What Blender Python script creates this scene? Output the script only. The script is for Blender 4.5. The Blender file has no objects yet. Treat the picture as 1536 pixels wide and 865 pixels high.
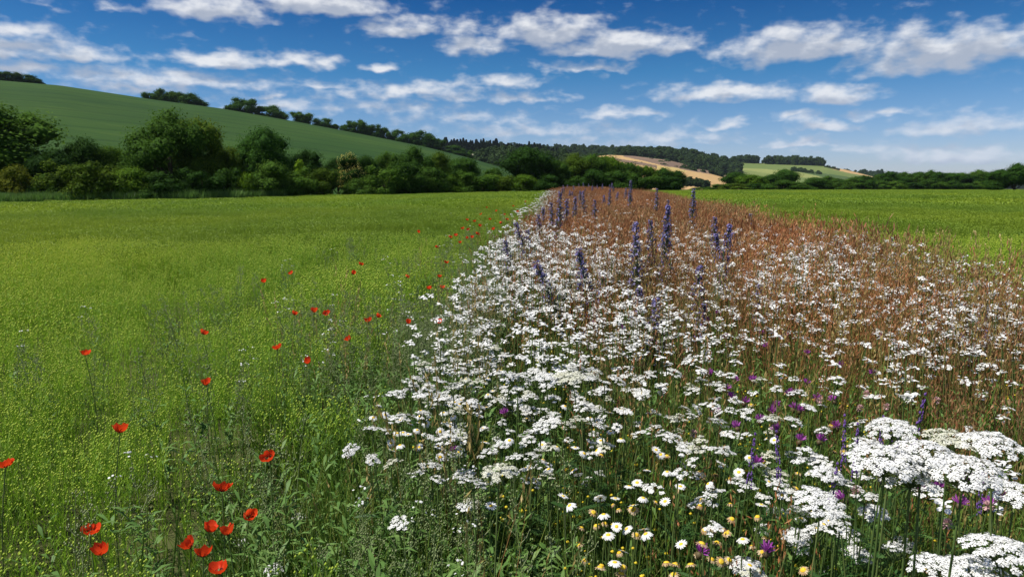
import bpy, math, random
import numpy as np
from mathutils import Vector, Matrix

random.seed(7)
rng = np.random.default_rng(11)
S = bpy.context.scene
COL = S.collection

# ------------------------------------------------------------------ camera
F = 1024.0                      # focal length in photo pixels (1536 wide)
EYE = np.array([0.0, 0.0, 1.2])
PITCH = math.atan((432.5 - 283.0) / F)
cam_d = bpy.data.cameras.new('camera')
cam_d.lens = 24.0
cam_d.sensor_width = 36.0
cam_d.clip_start = 0.02
cam_d.clip_end = 30000
cam = bpy.data.objects.new('camera', cam_d)
COL.objects.link(cam)
cam.location = EYE
cam.rotation_euler = (math.pi / 2 - PITCH, 0, 0)
S.camera = cam
_fw = np.array([0, math.cos(PITCH), -math.sin(PITCH)])
_up = np.array([0, math.sin(PITCH), math.cos(PITCH)])


def ray(u, v):
    return np.array([1.0, 0, 0]) * (u - 768) / F + _up * (432.5 - v) / F + _fw


def at_depth(u, v, D):
    r = ray(u, v)
    return EYE + r * (D / r[1])


def at_z(u, v, z):
    r = ray(u, v)
    return EYE + r * ((z - EYE[2]) / r[2])


# ------------------------------------------------------------------ sun and sky
SUN_EL = math.radians(58)
SUN_AZ = math.radians(-100)       # measured from +Y towards +X
sv = Vector((math.sin(SUN_AZ) * math.cos(SUN_EL), math.cos(SUN_AZ) * math.cos(SUN_EL), math.sin(SUN_EL)))
sun_d = bpy.data.lights.new('sun', 'SUN')
sun_d.energy = 5.0
sun_d.angle = math.radians(0.53)
sun_d.color = (1.0, 0.955, 0.88)
sun = bpy.data.objects.new('sun', sun_d)
COL.objects.link(sun)
sun.rotation_euler = (-sv).to_track_quat('-Z', 'Y').to_euler()
sun.location = (-20, 10, 30)

S.view_settings.view_transform = 'Standard'
S.view_settings.look = 'None'
S.view_settings.exposure = 0.3
S.view_settings.gamma = 1.0
S.view_settings.use_curve_mapping = False
S.render.engine = 'CYCLES'
S.cycles.use_denoising = True
S.cycles.max_bounces = 4
S.cycles.diffuse_bounces = 2
S.cycles.glossy_bounces = 2
S.cycles.transmission_bounces = 4
S.cycles.volume_bounces = 0
S.cycles.transparent_max_bounces = 4
S.cycles.caustics_reflective = False
S.cycles.caustics_refractive = False

W = bpy.data.worlds.new('World')
S.world = W
W.use_nodes = True


class NT:
    """small helper to wire node trees"""
    def __init__(s, tree):
        s.t = tree
        tree.nodes.clear()

    def n(s, typ, **kw):
        nd = s.t.nodes.new(typ)
        for k, v in kw.items():
            if k == 'inp':
                for i, x in v.items():
                    if hasattr(x, 'is_output'):
                        s.t.links.new(x, nd.inputs[i])
                    else:
                        nd.inputs[i].default_value = x
            else:
                setattr(nd, k, v)
        return nd

    def m(s, op, a, b=0.0, c=0.0, clamp=False):
        nd = s.n('ShaderNodeMath', operation=op, use_clamp=clamp, inp={0: a, 1: b, 2: c})
        return nd.outputs[0]

    def vm(s, op, a, b=(0, 0, 0), c=(0, 0, 0)):
        nd = s.n('ShaderNodeVectorMath', operation=op, inp={0: a, 1: b})
        if op == 'MULTIPLY_ADD':
            if hasattr(c, 'is_output'):
                s.t.links.new(c, nd.inputs[2])
            else:
                nd.inputs[2].default_value = c
        return nd.outputs['Value'] if op in ('LENGTH', 'DOT_PRODUCT', 'DISTANCE') else nd.outputs[0]

    def mix(s, f, a, b):
        nd = s.n('ShaderNodeMix', data_type='RGBA')
        for i, x in ((0, f), (6, a), (7, b)):
            if hasattr(x, 'is_output'):
                s.t.links.new(x, nd.inputs[i])
            else:
                nd.inputs[i].default_value = x if i == 0 else (*x, 1)[:4]
        return nd.outputs[2]

    def ramp(s, f, stops, interp='LINEAR'):
        nd = s.n('ShaderNodeValToRGB')
        cr = nd.color_ramp
        cr.interpolation = interp
        while len(cr.elements) < len(stops):
            cr.elements.new(0.5)
        for e, (p, c) in zip(cr.elements, stops):
            e.position = p
            e.color = (*c, 1)[:4] if len(c) == 3 else c
        s.t.links.new(f, nd.inputs[0])
        return nd.outputs[0]

    def smooth(s, x, a, b):
        nd = s.n('ShaderNodeMapRange', interpolation_type='SMOOTHSTEP', inp={0: x, 1: a, 2: b, 3: 0.0, 4: 1.0})
        return nd.outputs[0]


# clouds of the photograph's sky: direction (photo px), half width, half height, strength
CLOUDS = [
    (318, 20, 85, 26, 1.0), (270, 14, 40, 16, .8), (480, 8, 120, 24, 1.0), (600, 45, 75, 20, .85), (100, 80, 75, 17, .8),
    (30, 52, 52, 18, .7), (20, 75, 70, 20, .75), (330, 90, 90, 17, .8), (440, 96, 80, 14, .7), (487, 95, 36, 14, .7), (565, 101, 28, 12, .8),
    (690, 45, 60, 30, .55), (710, 72, 60, 22, .75), (830, 52, 105, 30, 1.0), (930, 72, 120, 27, 1.0), (885, 103, 75, 12, .65), (1030, 70, 50, 20, .5),
    (1190, 75, 105, 36, 1.0), (1245, 70, 50, 28, .9), (1100, 75, 45, 20, .5), (1345, 65, 70, 34, .6), (1430, 82, 120, 40, 1.0), (1390, 95, 110, 34, .75),
    (1085, 143, 110, 20, .95), (1245, 148, 65, 20, .95), (760, 125, 80, 16, .65), (620, 140, 150, 16, .7), (790, 148, 80, 13, .6),
    (930, 172, 80, 13, .7), (1090, 188, 30, 11, .75), (1230, 192, 55, 15, .85), (1190, 178, 40, 10, .6), (1330, 172, 60, 10, .6), (1450, 192, 100, 22, .7),
    (1200, 215, 60, 9, .8), (1430, 235, 110, 17, .85), (405, 141, 30, 11, .7), (250, 120, 170, 20, .7), (200, 128, 110, 18, .6), (480, 130, 60, 12, .6),
    (560, 162, 190, 20, .45), (700, 180, 150, 18, .5), (820, 198, 220, 20, .5), (1010, 205, 120, 13, .5), (20, 105, 60, 14, .8), (180, 16, 30, 9, .35), (70, 8, 40, 9, .3),
    (950, 215, 200, 12, .45), (1300, 225, 120, 12, .4), (420, 160, 120, 18, .5), (660, 15, 0.1, 0.1, 0),
]
g = bpy.data.node_groups.new('cloud_density', 'ShaderNodeTree')
g.interface.new_socket('P', in_out='INPUT', socket_type='NodeSocketVector')
g.interface.new_socket('D', in_out='OUTPUT', socket_type='NodeSocketFloat')
G = NT(g)
gi = G.n('NodeGroupInput')
go = G.n('NodeGroupOutput')
P = gi.outputs[0]


def dome_pos(u, v):
    r = ray(u, v)
    r = r / np.linalg.norm(r)
    return math.atan2(r[0], r[1]), math.asin(r[2])


nz1 = G.n('ShaderNodeTexNoise', noise_dimensions='2D', inp={'Vector': G.vm('MULTIPLY', P, (17, 34, 1)), 'Scale': 1.0, 'Detail': 3.0, 'Roughness': .55})
warp = G.vm('MULTIPLY', G.vm('SUBTRACT', nz1.outputs['Color'], (.5, .5, .5)), (.055, .026, 0))
PW = G.vm('ADD', P, warp)
acc = None
for (u, v, w, h, st) in CLOUDS:
    if st == 0:
        continue
    a, e = dome_pos(u, v)
    sx, sy = F * .84 / w, F * .84 / h
    V0 = G.vm('MULTIPLY_ADD', PW, (sx, sy, 0), (-a * sx, -e * sy, 0))
    # flat base: the lower half falls off faster than the upper
    L = G.vm('LENGTH', G.vm('MULTIPLY_ADD', G.vm('ABSOLUTE', V0), (1, 1.4, 0), G.vm('MULTIPLY', V0, (0, -.4, 0))))
    c = G.m('MULTIPLY_ADD', L, -st * 1.0, st)
    acc = c if acc is None else G.m('SMOOTH_MAX', acc, c, .12)
nz2 = G.n('ShaderNodeTexNoise', noise_dimensions='2D', inp={'Vector': G.vm('MULTIPLY', P, (34, 66, 1)), 'Scale': 1.0, 'Detail': 5.0, 'Roughness': .5})
# the same kind of scattered cumulus carries on outside the view
nz3 = G.n('ShaderNodeTexNoise', noise_dimensions='2D', inp={'Vector': G.vm('MULTIPLY', P, (5.2, 11, 1)), 'Scale': 1.0, 'Detail': 4.0, 'Roughness': .5})
sep = G.n('ShaderNodeSeparateXYZ', inp={0: P})
aout = G.smooth(G.m('ABSOLUTE', sep.outputs[0]), .68, .80)
eout = G.smooth(sep.outputs[1], .262, .34)
outm = G.m('MAXIMUM', aout, eout)
gen = G.m('MULTIPLY', outm, G.m('MULTIPLY_ADD', G.m('SUBTRACT', nz3.outputs[0], .47), 3.6, 0.0))
acc = G.m('MAXIMUM', G.m('MAXIMUM', acc, 0.0), gen)
dens = G.m('ADD', acc, G.m('MULTIPLY', G.m('SUBTRACT', nz2.outputs[0], .54), .92))
G.t.links.new(dens, go.inputs[0])

N = NT(W.node_tree)
geo = N.n('ShaderNodeNewGeometry')
tc = N.n('ShaderNodeTexCoord')
dirv = N.vm('NORMALIZE', tc.outputs['Generated'])
sp = N.n('ShaderNodeSeparateXYZ', inp={0: dirv})
az = N.m('ARCTAN2', sp.outputs[0], sp.outputs[1])
el = N.m('ARCSINE', sp.outputs[2])
PP = N.n('ShaderNodeCombineXYZ', inp={0: az, 1: el, 2: 0.0}).outputs[0]
sky = N.n('ShaderNodeTexSky', sky_type='NISHITA', sun_disc=False, sun_elevation=SUN_EL, sun_rotation=SUN_AZ,
          altitude=120, air_density=1.0, dust_density=0.25, ozone_density=3.0)
tint = N.ramp(N.m('MULTIPLY', el, 1 / 1.57, clamp=True), [(0.0, (.66, .68, .90)), (.035, (.55, .64, .88)), (.10, (.17, .46, .70)), (.165, (.040, .26, .53)), (1.0, (.040, .26, .53))])
skyc = N.n('ShaderNodeMix', data_type='RGBA', blend_type='MULTIPLY', inp={0: 1.0, 6: sky.outputs[0], 7: tint}).outputs[2]
d1 = N.n('ShaderNodeGroup', node_tree=g, inp={0: PP})
d2 = N.n('ShaderNodeGroup', node_tree=g, inp={0: N.vm('ADD', PP, (-.003, .017, 0))})
cov = N.smooth(d1.outputs[0], .02, .74)
cloud_shade = N.smooth(d2.outputs[0], -.02, .55)
lo = N.mix(cloud_shade, (7.2, 7.3, 7.5), (3.6, 4.0, 4.8))  # cloud shading put into the colour: grey where more cloud lies above
lowhaze = N.smooth(el, .16, .02)
cl = N.mix(N.m('MULTIPLY', lowhaze, .55), lo, (3.9, 4.7, 6.1))
final = N.mix(N.m('MULTIPLY', cov, .90), skyc, cl)
bg = N.n('ShaderNodeBackground', inp={0: final, 1: 0.1})
wo = N.n('ShaderNodeOutputWorld')
N.t.links.new(bg.outputs[0], wo.inputs[0])
W.cycles.sampling_method = 'NONE'      # the sky is smooth: bounce rays find it without a map

# ------------------------------------------------------------------ helpers: meshes


class MB:
    def __init__(s):
        s.V, s.F, s.M, s.A, s.n = [], [], [], [], 0

    def add(s, V, Fc, mat=0, v=0.5):
        V = np.asarray(V, float).reshape(-1, 3)
        Fc = np.asarray(Fc, int)
        s.V.append(V)
        s.F.append(Fc + s.n)
        s.M.append(np.full(len(Fc), mat))
        s.A.append(np.broadcast_to(np.asarray(v, float), (len(Fc),)).copy())
        s.n += len(V)

    def mesh(s, name, mats, smooth=False):
        me = bpy.data.meshes.new(name)
        V = np.concatenate(s.V)
        me.vertices.add(len(V))
        me.vertices.foreach_set('co', V.astype(np.float32).ravel())
        loops = np.concatenate([f.ravel() for f in s.F])
        tot = np.concatenate([np.full(len(f), f.shape[1]) for f in s.F])
        start = np.concatenate([[0], np.cumsum(tot)[:-1]])
        me.loops.add(len(loops))
        me.loops.foreach_set('vertex_index', loops.astype(np.int32))
        me.polygons.add(len(tot))
        me.polygons.foreach_set('loop_start', start.astype(np.int32))
        me.polygons.foreach_set('loop_total', tot.astype(np.int32))
        me.polygons.foreach_set('material_index', np.concatenate(s.M).astype(np.int32))
        if smooth:
            me.polygons.foreach_set('use_smooth', np.ones(len(tot), bool))
        at = me.attributes.new('vary', 'FLOAT', 'FACE')
        at.data.foreach_set('value', np.concatenate(s.A).astype(np.float32))
        for m in mats:
            me.materials.append(m)
        me.update(calc_edges=True)
        return me


def unit(a):
    return a / np.maximum(np.linalg.norm(a, axis=-1, keepdims=True), 1e-9)


def perp(nv):
    nv = unit(nv)
    ref = np.where(np.abs(nv[..., 2:3]) > .9, np.array([1., 0, 0]), np.array([0, 0, 1.]))
    a = unit(np.cross(nv, ref))
    return a, np.cross(nv, a)


def strips(mb, Pn, Sd, Wd, mat=0, v=0.5):
    """n ribbons through k points each"""
    n, k, _ = Pn.shape
    Wd = np.broadcast_to(Wd, (n, k))
    if Sd.ndim == 2:
        Sd = Sd[:, None, :]
    V = np.stack([Pn - Sd * Wd[..., None] / 2, Pn + Sd * Wd[..., None] / 2], 2)
    idx = np.arange(n * k * 2).reshape(n, k, 2)
    Fc = np.stack([idx[:, :-1, 0], idx[:, :-1, 1], idx[:, 1:, 1], idx[:, 1:, 0]], -1).reshape(-1, 4)
    vv = np.repeat(np.broadcast_to(v, (n,)), k - 1)
    mb.add(V, Fc, mat, vv)


def tubes(mb, Pn, R, mat=0, v=0.5, sides=3):
    n, k, _ = Pn.shape
    R = np.broadcast_to(R, (n, k))
    T = np.gradient(Pn, axis=1) if k > 1 else Pn
    a, b = perp(T)
    ang = np.arange(sides) * 2 * math.pi / sides
    V = Pn[:, :, None, :] + R[:, :, None, None] * (a[:, :, None, :] * np.cos(ang)[:, None] + b[:, :, None, :] * np.sin(ang)[:, None])
    idx = np.arange(n * k * sides).reshape(n, k, sides)
    nx = np.roll(idx, -1, 2)
    Fc = np.stack([idx[:, :-1], nx[:, :-1], nx[:, 1:], idx[:, 1:]], -1).reshape(-1, 4)
    vv = np.repeat(np.broadcast_to(v, (n,)), (k - 1) * sides)
    mb.add(V, Fc, mat, vv)


def discs(mb, C, Nn, r, mat=0, v=0.5, sides=6, dome=.25):
    n = len(C)
    r = np.broadcast_to(r, (n,))
    a, b = perp(Nn)
    Nn = unit(Nn)
    ang = np.arange(sides) * 2 * math.pi / sides + rng.random((n, 1)) * 6.28
    rr = r[:, None] * (1 + .18 * (rng.random((n, sides)) - .5))
    ring = C[:, None, :] + rr[..., None] * (a[:, None] * np.cos(ang)[..., None] + b[:, None] * np.sin(ang)[..., None])
    top = (C + Nn * (r * dome)[:, None])[:, None]
    V = np.concatenate([top, ring], 1)
    idx = np.arange(n * (sides + 1)).reshape(n, sides + 1)
    o = idx[:, 1:]
    Fc = np.stack([np.repeat(idx[:, :1], sides, 1), o, np.roll(o, -1, 1)], -1).reshape(-1, 3)
    mb.add(V, Fc, mat, np.repeat(np.broadcast_to(v, (n,)), sides))


_OV = np.array([[1, 0, 0], [-1, 0, 0], [0, 1, 0], [0, -1, 0], [0, 0, 1], [0, 0, -1]], float)
_OF = np.array([[0, 2, 4], [2, 1, 4], [1, 3, 4], [3, 0, 4], [2, 0, 5], [1, 2, 5], [3, 1, 5], [0, 3, 5]])


def octas(mb, C, r, mat=0, v=0.5, squash=1.0):
    n = len(C)
    r = np.broadcast_to(r, (n,))
    V = C[:, None, :] + _OV[None] * r[:, None, None] * np.array([1, 1, squash])
    Fc = (_OF[None] + (np.arange(n) * 6)[:, None, None]).reshape(-1, 3)
    mb.add(V, Fc, mat, np.repeat(np.broadcast_to(v, (n,)), 8))


def quads(mb, C, Nn, sx, sy, mat=0, v=0.5):
    """loose leaf-like rhombi"""
    n = len(C)
    a, b = perp(Nn)
    t = rng.random((n, 1)) * 6.28
    a2, b2 = a * np.cos(t) + b * np.sin(t), -a * np.sin(t) + b * np.cos(t)
    sx = np.broadcast_to(sx, (n,))[:, None]
    sy = np.broadcast_to(sy, (n,))[:, None]
    V = np.stack([C - a2 * sx, C - b2 * sy + a2 * sx * .15, C + a2 * sx, C + b2 * sy + a2 * sx * .15], 1)
    Fc = np.arange(n * 4).reshape(n, 4)
    mb.add(V, Fc, mat, v)


def stalk_paths(base, az, L, lean, curve, k):
    """n curved paths that start upright and lean over: (n,k,3)"""
    t = np.linspace(0, 1, k)
    ang = lean[:, None] + curve[:, None] * t[None]
    d = np.stack([np.cos(az)[:, None] * np.sin(ang), np.sin(az)[:, None] * np.sin(ang), np.cos(ang)], -1)
    seg = d * (L[:, None, None] / (k - 1))
    Pn = np.zeros((len(L), k, 3))
    Pn[:, 1:] = np.cumsum(seg[:, :-1], 1)
    return Pn + base[:, None, :]


def U(a, b, n):
    return a + (b - a) * rng.random(n)


def blades(mb, n, rad, L, Wd, lean, curve, mat=0, k=4, v=None, ctr=(0, 0)):
    r = rad * np.sqrt(rng.random(n))
    th = rng.random(n) * 6.28
    base = np.stack([ctr[0] + r * np.cos(th), ctr[1] + r * np.sin(th), np.zeros(n)], -1)
    az = rng.random(n) * 6.28
    Pn = stalk_paths(base, az, U(*L, n), U(*lean, n), U(*curve, n), k)
    sd = np.stack([-np.sin(az), np.cos(az), np.zeros(n)], -1)
    tw = rng.random(n) * 2 - 1
    sd = unit(sd + np.stack([np.cos(az), np.sin(az), np.zeros(n)], -1) * tw[:, None])
    t = np.linspace(0, 1, k)
    prof = np.minimum(1, (1 - t) * 2.2) * .92 + .08
    strips(mb, Pn, sd, U(*Wd, n)[:, None] * prof[None], mat, rng.random(n) if v is None else v)
    return Pn


# ------------------------------------------------------------------ helpers: materials
def leaf_mat(name, stops, transl=.3, rough=.55, spec=.25, big=None, bump=0, obj_tint=False):
    m = bpy.data.materials.new(name)
    m.use_nodes = True
    T = NT(m.node_tree)
    at = T.n('ShaderNodeAttribute', attribute_name='vary')
    oi = T.n('ShaderNodeObjectInfo')
    f = T.m('MULTIPLY_ADD', oi.outputs['Random'], .35, T.m('MULTIPLY', at.outputs['Fac'], .65))
    col = T.ramp(f, [(i / (len(stops) - 1), c) for i, c in enumerate(stops)])
    if big:
        gp = T.n('ShaderNodeNewGeometry')
        nz = T.n('ShaderNodeTexNoise', inp={'Vector': T.vm('MULTIPLY', gp.outputs['Position'], big[0]), 'Scale': 1.0, 'Detail': 3.0})
        ff = T.smooth(nz.outputs[0], .38, .64)
        mul = T.mix(ff, big[1], big[2])
        col = T.n('ShaderNodeMix', data_type='RGBA', blend_type='MULTIPLY', inp={0: 1.0, 6: col, 7: mul}).outputs[2]
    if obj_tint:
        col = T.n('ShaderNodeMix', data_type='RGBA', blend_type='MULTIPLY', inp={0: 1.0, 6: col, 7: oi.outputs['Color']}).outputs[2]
    b = T.n('ShaderNodeBsdfPrincipled', inp={'Base Color': col, 'Roughness': rough, 'Specular IOR Level': spec})
    out = T.n('ShaderNodeOutputMaterial')
    sh = b.outputs[0]
    if transl > 0:
        tr = T.n('ShaderNodeBsdfTranslucent', inp={0: col})
        sh = T.n('ShaderNodeMixShader', inp={0: transl, 1: sh, 2: tr.outputs[0]}).outputs[0]
    T.t.links.new(sh, out.inputs[0])
    return m


def ground_mat(name, c1, c2, c3, scale, bumpd=.02, rough=.9, stretch=(1, 1, 1)):
    m = bpy.data.materials.new(name)
    m.use_nodes = True
    T = NT(m.node_tree)
    gp = T.n('ShaderNodeNewGeometry')
    pos = T.vm('MULTIPLY', gp.outputs['Position'], stretch)
    n1 = T.n('ShaderNodeTexNoise', inp={'Vector': pos, 'Scale': scale, 'Detail': 6.0, 'Roughness': .6})
    n2 = T.n('ShaderNodeTexNoise', inp={'Vector': pos, 'Scale': scale * 14, 'Detail': 5.0, 'Roughness': .7})
    col = T.mix(T.smooth(n1.outputs[0], .35, .65), c1, c2)
    col = T.mix(T.m('MULTIPLY', T.smooth(n2.outputs[0], .45, .7), .6), col, c3)
    bp = T.n('ShaderNodeBump', inp={'Height': n2.outputs[0], 'Strength': .6, 'Distance': bumpd})
    b = T.n('ShaderNodeBsdfPrincipled', inp={'Base Color': col, 'Roughness': rough, 'Specular IOR Level': .1, 'Normal': bp.outputs[0]})
    out = T.n('ShaderNodeOutputMaterial')
    T.t.links.new(b.outputs[0], out.inputs[0])
    return m


FB = ((.09, .05, .09), (.80, .88, .9), (1.1, 1.05, .9))
M = {
    'flax_leaf': leaf_mat('flax_leaf', [(.165, .305, .022), (.25, .41, .028), (.35, .50, .04)], .45, big=FB),
    'flax_boll': leaf_mat('flax_boll', [(.36, .48, .04), (.46, .56, .055), (.56, .62, .09)], .25, big=FB),
    'flax_far': leaf_mat('flax_far', [(.168, .258, .02), (.222, .318, .028), (.285, .375, .038)], .4, big=FB),
    'grass_green': leaf_mat('grass_green', [(.045, .11, .014), (.08, .17, .022), (.16, .24, .035), (.26, .27, .07)], .35),
    'grass_dry': leaf_mat('grass_dry', [(.14, .062, .022), (.27, .130, .046), (.39, .225, .085), (.52, .37, .18)], .25, big=((.8, .8, .2), (.72, .80, .80), (1.16, 1.08, .95))),
    'seed_red': leaf_mat('seed_red', [(.17, .052, .020), (.29, .110, .046), (.40, .195, .085), (.50, .33, .17)], .25, big=((.8, .8, .2), (.72, .80, .80), (1.16, 1.08, .95))),
    'seed_gold': leaf_mat('seed_gold', [(.22, .17, .05), (.36, .27, .09), (.45, .36, .15)], .25),
    'weed_leaf': leaf_mat('weed_leaf', [(.075, .16, .03), (.12, .23, .05), (.19, .29, .08)], .3),
    'weed_grey': leaf_mat('weed_grey', [(.14, .20, .07), (.22, .28, .11), (.34, .36, .19)], .2),
    'white': leaf_mat('white_petal', [(.62, .62, .57), (.78, .78, .76), (.84, .84, .84)], .22, .6, .2),
    'cream': leaf_mat('cream_petal', [(.50, .50, .36), (.62, .62, .50), (.72, .72, .64)], .2, .6, .2),
    'yellow': leaf_mat('yellow_disc', [(.55, .33, .02), (.72, .47, .03), (.80, .58, .06)], 0, .7, .2),
    'brown_petal': leaf_mat('brown_petal', [(.38, .22, .10), (.55, .40, .22), (.70, .60, .42)], .25),
    'stem': leaf_mat('flower_stem', [(.05, .10, .02), (.09, .14, .035), (.15, .17, .06)], 0),
    'feather': leaf_mat('feather_leaf', [(.03, .085, .015), (.06, .13, .03)], .3),
    'purple': leaf_mat('purple_floret', [(.26, .04, .27), (.38, .07, .40), (.50, .14, .48)], .3),
    'bract': leaf_mat('dark_bract', [(.07, .05, .025), (.12, .09, .04)], 0),
    'blue': leaf_mat('blue_floret', [(.19, .18, .38), (.28, .26, .52), (.42, .37, .58)], .3),
    'bud': leaf_mat('pink_bud', [(.28, .10, .30), (.30, .14, .34)], .2),
    'hairy': leaf_mat('grey_hairy_leaf', [(.07, .11, .055), (.12, .16, .09), (.19, .22, .14)], .15),
    'red': leaf_mat('poppy_red', [(.74, .045, .010), (.85, .07, .014), (.90, .11, .022)], .42, .5, .2),
    'black': leaf_mat('poppy_stamen', [(.012, .01, .014), (.03, .025, .03)], 0),
    'violet': leaf_mat('vetch_violet', [(.14, .07, .28), (.22, .11, .40)], .25),
    'pink': leaf_mat('clover_pink', [(.52, .30, .30), (.66, .44, .42)], .2),
    'small_yellow': leaf_mat('trefoil_yellow', [(.62, .46, .02), (.75, .60, .04)], .2),
    'tree_leaf': leaf_mat('tree_leaf', [(.018, .047, .006), (.036, .086, .009), (.062, .128, .014), (.10, .178, .024)], .3, .8, .06, obj_tint=True),
    'far_leaf': leaf_mat('far_leaf', [(.018, .038, .011), (.03, .058, .014), (.048, .085, .018)], .2, .7, .1),
    'pine_leaf': leaf_mat('pine_leaf', [(.012, .026, .011), (.02, .038, .014)], .1, .7, .1),
    'bark': ground_mat('bark', (.06, .045, .03), (.10, .08, .055), (.03, .025, .02), 6, .02),
    'soil': ground_mat('soil', (.05, .055, .02), (.075, .085, .028), (.10, .09, .04), 1.2, .02),
    'crop': ground_mat('crop', (.115, .18, .014), (.135, .20, .017), (.16, .22, .022), .12, .15),
    'hillcrop': ground_mat('hillcrop', (.022, .058, .010), (.028, .070, .011), (.042, .082, .014), .012, .5, stretch=(.35, 1.5, 1.2)),
    'tan': ground_mat('tan', (.42, .27, .115), (.47, .315, .14), (.38, .25, .11), .01, .3),
    'plough': ground_mat('plough', (.17, .115, .08), (.22, .15, .10), (.14, .10, .075), .02, .3),
    'paledown': ground_mat('paledown', (.12, .165, .045), (.17, .20, .06), (.10, .15, .045), .008, .3, stretch=(.5, 1, 1)),
    'wheat': ground_mat('wheat', (.44, .33, .12), (.48, .37, .15), (.40, .30, .11), .02, .3),
    'downgrass': ground_mat('downgrass', (.20, .23, .07), (.24, .26, .085), (.17, .20, .06), .012, .3),
    'downdark': ground_mat('downdark', (.055, .095, .03), (.075, .115, .035), (.045, .08, .025), .012, .3),
    'wood_floor': ground_mat('wood_floor', (.015, .03, .01), (.025, .045, .013), (.012, .022, .008), .02, .3),
    'sand': ground_mat('sand', (.55, .50, .36), (.6, .54, .4), (.5, .45, .33), .05, .2),
}

# drilled rows and a paler contour strip on the hill crop
hm = M['hillcrop'].node_tree
bs = [n_ for n_ in hm.nodes if n_.type == 'BSDF_PRINCIPLED'][0]
col_l = bs.inputs['Base Color'].links[0].from_socket
hg = hm.nodes.new('ShaderNodeNewGeometry')
wv = hm.nodes.new('ShaderNodeTexWave')
wv.bands_direction = 'X'
mp = hm.nodes.new('ShaderNodeMapping')
mp.inputs['Rotation'].default_value = (0, 0, 1.15)
hm.links.new(hg.outputs['Position'], mp.inputs[0])
hm.links.new(mp.outputs[0], wv.inputs[0])
wv.inputs['Scale'].default_value = .012
wv.inputs['Distortion'].default_value = 1.2
wv.inputs['Detail'].default_value = 2
wv.inputs['Detail Scale'].default_value = .4
rp = hm.nodes.new('ShaderNodeValToRGB')
rp.color_ramp.elements[0].position = .0
rp.color_ramp.elements[0].color = (.70, .78, .78, 1)
rp.color_ramp.elements[1].position = .13
rp.color_ramp.elements[1].color = (1, 1, 1, 1)
hm.links.new(wv.outputs['Fac'], rp.inputs[0])
mx = hm.nodes.new('ShaderNodeMix')
mx.data_type = 'RGBA'
mx.blend_type = 'MULTIPLY'
mx.inputs[0].default_value = 1.0
hm.links.new(col_l, mx.inputs[6])
hm.links.new(rp.outputs[0], mx.inputs[7])
n2_ = hm.nodes.new('ShaderNodeTexNoise')
n2_.inputs['Scale'].default_value = .018
n2_.inputs['Detail'].default_value = 4
hm.links.new(hg.outputs['Position'], n2_.inputs['Vector'])
rp2 = hm.nodes.new('ShaderNodeValToRGB')
rp2.color_ramp.elements[0].position = .35
rp2.color_ramp.elements[0].color = (.82, .88, .85, 1)
rp2.color_ramp.elements[1].position = .68
rp2.color_ramp.elements[1].color = (1.3, 1.15, 1.0, 1)
hm.links.new(n2_.outputs[0], rp2.inputs[0])
mx2 = hm.nodes.new('ShaderNodeMix')
mx2.data_type = 'RGBA'
mx2.blend_type = 'MULTIPLY'
mx2.inputs[0].default_value = 1.0
hm.links.new(mx.outputs[2], mx2.inputs[6])
hm.links.new(rp2.outputs[0], mx2.inputs[7])
hm.links.new(mx2.outputs[2], bs.inputs['Base Color'])

# ------------------------------------------------------------------ terrain


def sst(a, b, x):
    t = np.clip((x - a) / (b - a), 0, 1)
    return t * t * (3 - 2 * t)


def gz(x, y):
    x = np.asarray(x, float)
    y = np.asarray(y, float)
    lf = -0.0156 * np.logaddexp(0, -np.clip(x, -150, 60) / 2.0) * 2.0 + 0.0156 * 2 * math.log(2)
    fw = .0024 * np.clip(y, 0, 150)
    bp = .34 * sst(14, 42, y) * np.exp(-((x - (.078 * y + 1.2)) / 3.2) ** 2) * (1 - sst(80, 120, y))
    und = .03 * np.sin(x * .23 + 1.0) * np.sin(y * .17) * sst(4, 20, y)
    return np.where(x < 60, lf, lf) + fw + bp + und


JOINED = {'leaves', 'flowers', 'florets', 'petals', 'rays', 'umbel_rays'}


def link(me, name, parent=None, **props):
    o = bpy.data.objects.new(name, me)
    COL.objects.link(o)
    if parent is not None:
        o.parent = parent
        if name in JOINED:
            o['kind'] = 'stuff'
    for k, v in props.items():
        o[k] = v
    return o


def struct(name, me, label):
    return link(me, name, kind='structure', label=label)


def grid_mesh(name, X, Y, Z, mat, smooth=True):
    ny, nx = X.shape
    mb = MB()
    idx = np.arange(nx * ny).reshape(ny, nx)
    Fc = np.stack([idx[:-1, :-1], idx[:-1, 1:], idx[1:, 1:], idx[1:, :-1]], -1).reshape(-1, 4)
    mb.add(np.stack([X, Y, Z], -1), Fc, 0, .5)
    return mb.mesh(name, [mat], smooth)


def gspace(a, b, n, p=2.2):
    t = np.linspace(-1, 1, n)
    s = np.sign(t) * np.abs(t) ** p
    return np.where(s < 0, -s * a, s * b)


gx = np.concatenate([[-4500, -2500, -1200, -500], np.arange(-170, -20, 6), np.arange(-20, 20, .5), np.arange(20, 200, 6), [500, 1200, 2500, 4500]])
gy = np.concatenate([[-300, -100, -30, -8], np.arange(-4, 30, .5), np.arange(30, 160, 3), [200, 300, 500, 900, 1500, 3000, 5200]])
X, Y = np.meshgrid(gx, gy)
Z = gz(X, Y)
struct('ground', grid_mesh('ground', X, Y, Z, M['soil']), 'dark soil under the crop and the flower strip')

# edges of the flower strip


def left_edge(y):
    return np.interp(y, [0, 1.1, 1.7, 3.5, 6.3, 12, 36, 70, 100], [.25, .0, -.27, -.24, -.08, .33, 2.0, 4.6, 7])


def right_edge(y):
    return np.interp(y, [0, 3.2, 9, 17, 33, 70, 100], [2.2, 2.7, 3.4, 4.7, 7.0, 10.4, 13])


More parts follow.
